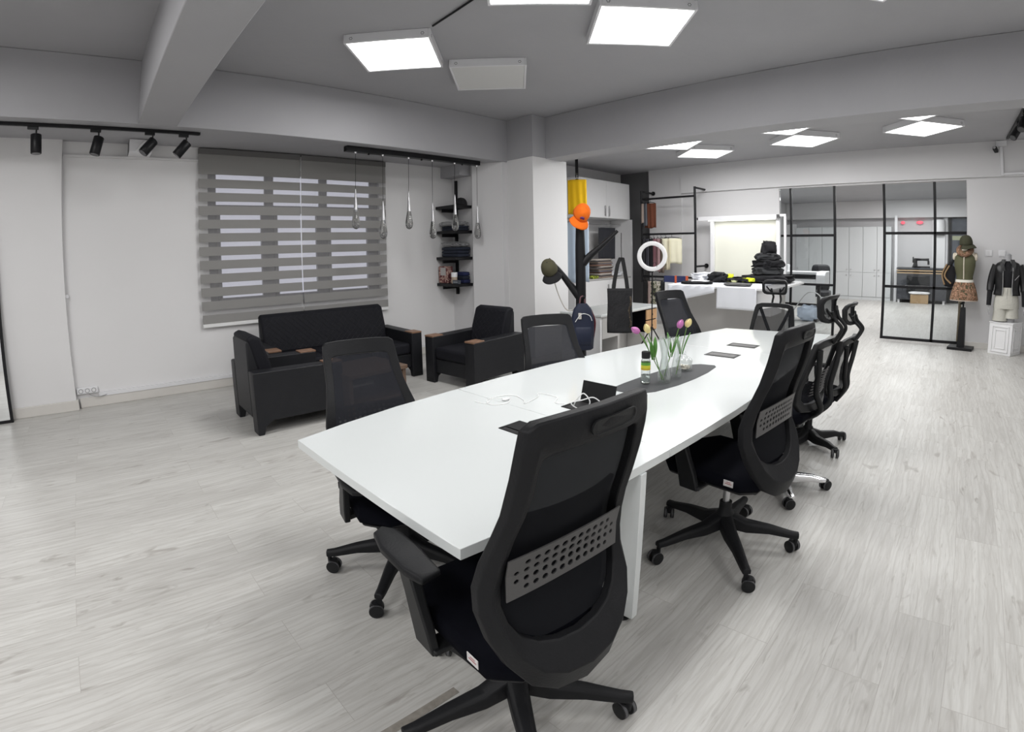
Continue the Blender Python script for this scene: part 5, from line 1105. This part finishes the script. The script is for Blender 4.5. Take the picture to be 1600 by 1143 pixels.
tag(MB().b2(9.77, 9.80, -.36, -.31, .02, .92).build('wood_strip', mat('tan_strip_board', (.42, .33, .22), .6)), 'narrow tan wooden strip standing behind the glass by the dress form', 'wood strip')
# plotter
pt = thing('plotter', 'wide white and black plotter on a stand behind the fixed glass', 'plotter', (11.5, 2.86, 0))
MB().b2(-.18, .20, -.50, .62, .99, 1.05).build('top_cover', white_m, pt, bevel=.01)
MB().b2(-.19, .20, -.46, .62, .90, .989).build('carriage_bay', black_pl, pt, bevel=.004)
MB().b2(-.16, .18, -.46, .62, .84, .899).build('lower_cover', white_m, pt, bevel=.006)
MB().loft([[(x, y, z) for x, z in ((-.25, .78), (.22, .78), (.22, 1.06), (-.17, 1.06), (-.25, .98))] for y in (-.60, -.40)]).build('end_housing', white_metal, pt, bevel=.012)
for y in (-.42, .52): MB().b2(-.04, .04, y-.03, y+.03, .06, .84).b2(-.28, .28, y-.035, y+.035, .0, .06).build('stand_leg', black_metal, pt, bevel=.004)
MB().b2(-.02, .02, -.42, .52, .30, .36).build('stand_rail', black_metal, pt)
MB().b2(-.16, -.15, -.38, .55, .40, .84).build('paper_sheet', white_m, pt)
tag(MB().blob((11.38, 2.62, .17), (.34, .46, .34), 7, .22, 2.4, 4, .7).build('plastic_bag', mat('blue_white_film', (.50, .58, .70), .35, bump=.6, bscale=14), smooth=True), 'crumpled pale blue plastic bag on the floor under the plotter', 'plastic bag')
wbx = thing('white_box', 'small white box standing on the left of the plotter', 'box', (11.55, 3.22, 1.051))
MB().b2(-.10, .12, -.10, .12, 0, .14).build('box_body', white_m, wbx, bevel=.004); MB().b2(-.101, -.1, -.03, .03, .07, .09).build('printed_mark', lumbar_m, wbx)
oc = thing('office_chair', 'black high-backed chair behind the plotter in the back room', 'chair', (12.35, 2.62, -.0), R(95))
MB().blob((0, -.28, .86), (.44, .13, .62), 3, .03, 1.2, 3, .35).build('backrest', leather_m, oc, smooth=True)
MB().blob((0, 0, .52), (.54, .54, .14), 4, .03, 1.2, 3, .35).build('seat', leather_m, oc, smooth=True)
MB().tube([(0, 0, .06), (0, 0, .47)], .03, 10).build('gas_lift', black_metal, oc)
MB().tube([(0, -.27, .48), (0, -.3, .66)], .03, 8).build('back_bracket', black_metal, oc)
for k in range(5):
    a = k*2*PI/5; MB().tube([(0, 0, .10), (.32*math.cos(a), .32*math.sin(a), .065)], [.035, .022], 8).build('base_leg', black_metal, oc)
    MB().tube([(.32*math.cos(a)-.012*math.sin(a), .32*math.sin(a)+.012*math.cos(a), .031), (.32*math.cos(a)+.012*math.sin(a), .32*math.sin(a)-.012*math.cos(a), .031)], .03, 12).build('caster', black_pl, oc)
tag(MB().tube(smoothpts([(11.2, 2.9, .25), (11.1, 2.6, .62), (10.9, 2.3, .60), (10.8, 2.15, .30), (10.85, 2.0, .012)], 8), .012, 6).build('hose', mat('grey_hose', (.45, .45, .45), .5), smooth=True), 'pale grey hose curving from the plotter down to the floor', 'hose')
tag(MB().b2(17.0, 17.296, 4.35, 4.69, 0, 2.3).build('white_board', white_m), 'pale panel at the left end of the back room wardrobes', 'board')

# ------------------------------------------------------------------ world and view
wd = bpy.data.worlds.new('world'); S.world = wd; wd.use_nodes = True
wd.node_tree.nodes['Background'].inputs[0].default_value = (.9, .93, 1, 1); wd.node_tree.nodes['Background'].inputs[1].default_value = .35
S.view_settings.view_transform = 'Standard'; S.view_settings.exposure = 0.27; S.view_settings.look = 'None'
S.cycles.use_denoising = True
S.cycles.max_bounces = 8; S.cycles.transparent_max_bounces = 16; S.cycles.sample_clamp_indirect = 4; S.cycles.caustics_reflective = False; S.cycles.caustics_refractive = False

# ------------------------------------------------------------------ camera
cd = bpy.data.cameras.new('camera'); cam = bpy.data.objects.new('camera', cd); COL.objects.link(cam); S.camera = cam
F = 791.11; K3 = -.07826
cd.type = 'PANO'; cd.panorama_type = 'FISHEYE_LENS_POLYNOMIAL'; cd.sensor_width = 36; cd.fisheye_fov = R(178)
pxmm = 1600/36.0
cd.fisheye_polynomial_k0 = 0; cd.fisheye_polynomial_k1 = -pxmm/F; cd.fisheye_polynomial_k2 = 0; cd.fisheye_polynomial_k3 = -K3*(pxmm/F)**3; cd.fisheye_polynomial_k4 = 0
cd.shift_x = 0; cd.shift_y = -128.38/1143
cd.clip_start = .02; cd.clip_end = 100
def rotv(w):
    w = Vector(w); return Matrix.Rotation(w.length, 3, w.normalized())
s2 = math.sqrt(.5)
Bm = Matrix(((s2, -s2, 0), (0, 0, -1), (s2, s2, 0)))          # world axes in (right, down, forward)
Rm = rotv((.0685578, .0135349, -.0162391)) @ Bm
right, down, fwd = Rm[0], Rm[1], Rm[2]
M3 = Matrix((right, -down, -fwd)).transposed()
cam.matrix_world = Matrix.Translation((0, 0, 1.5722)) @ M3.to_4x4()
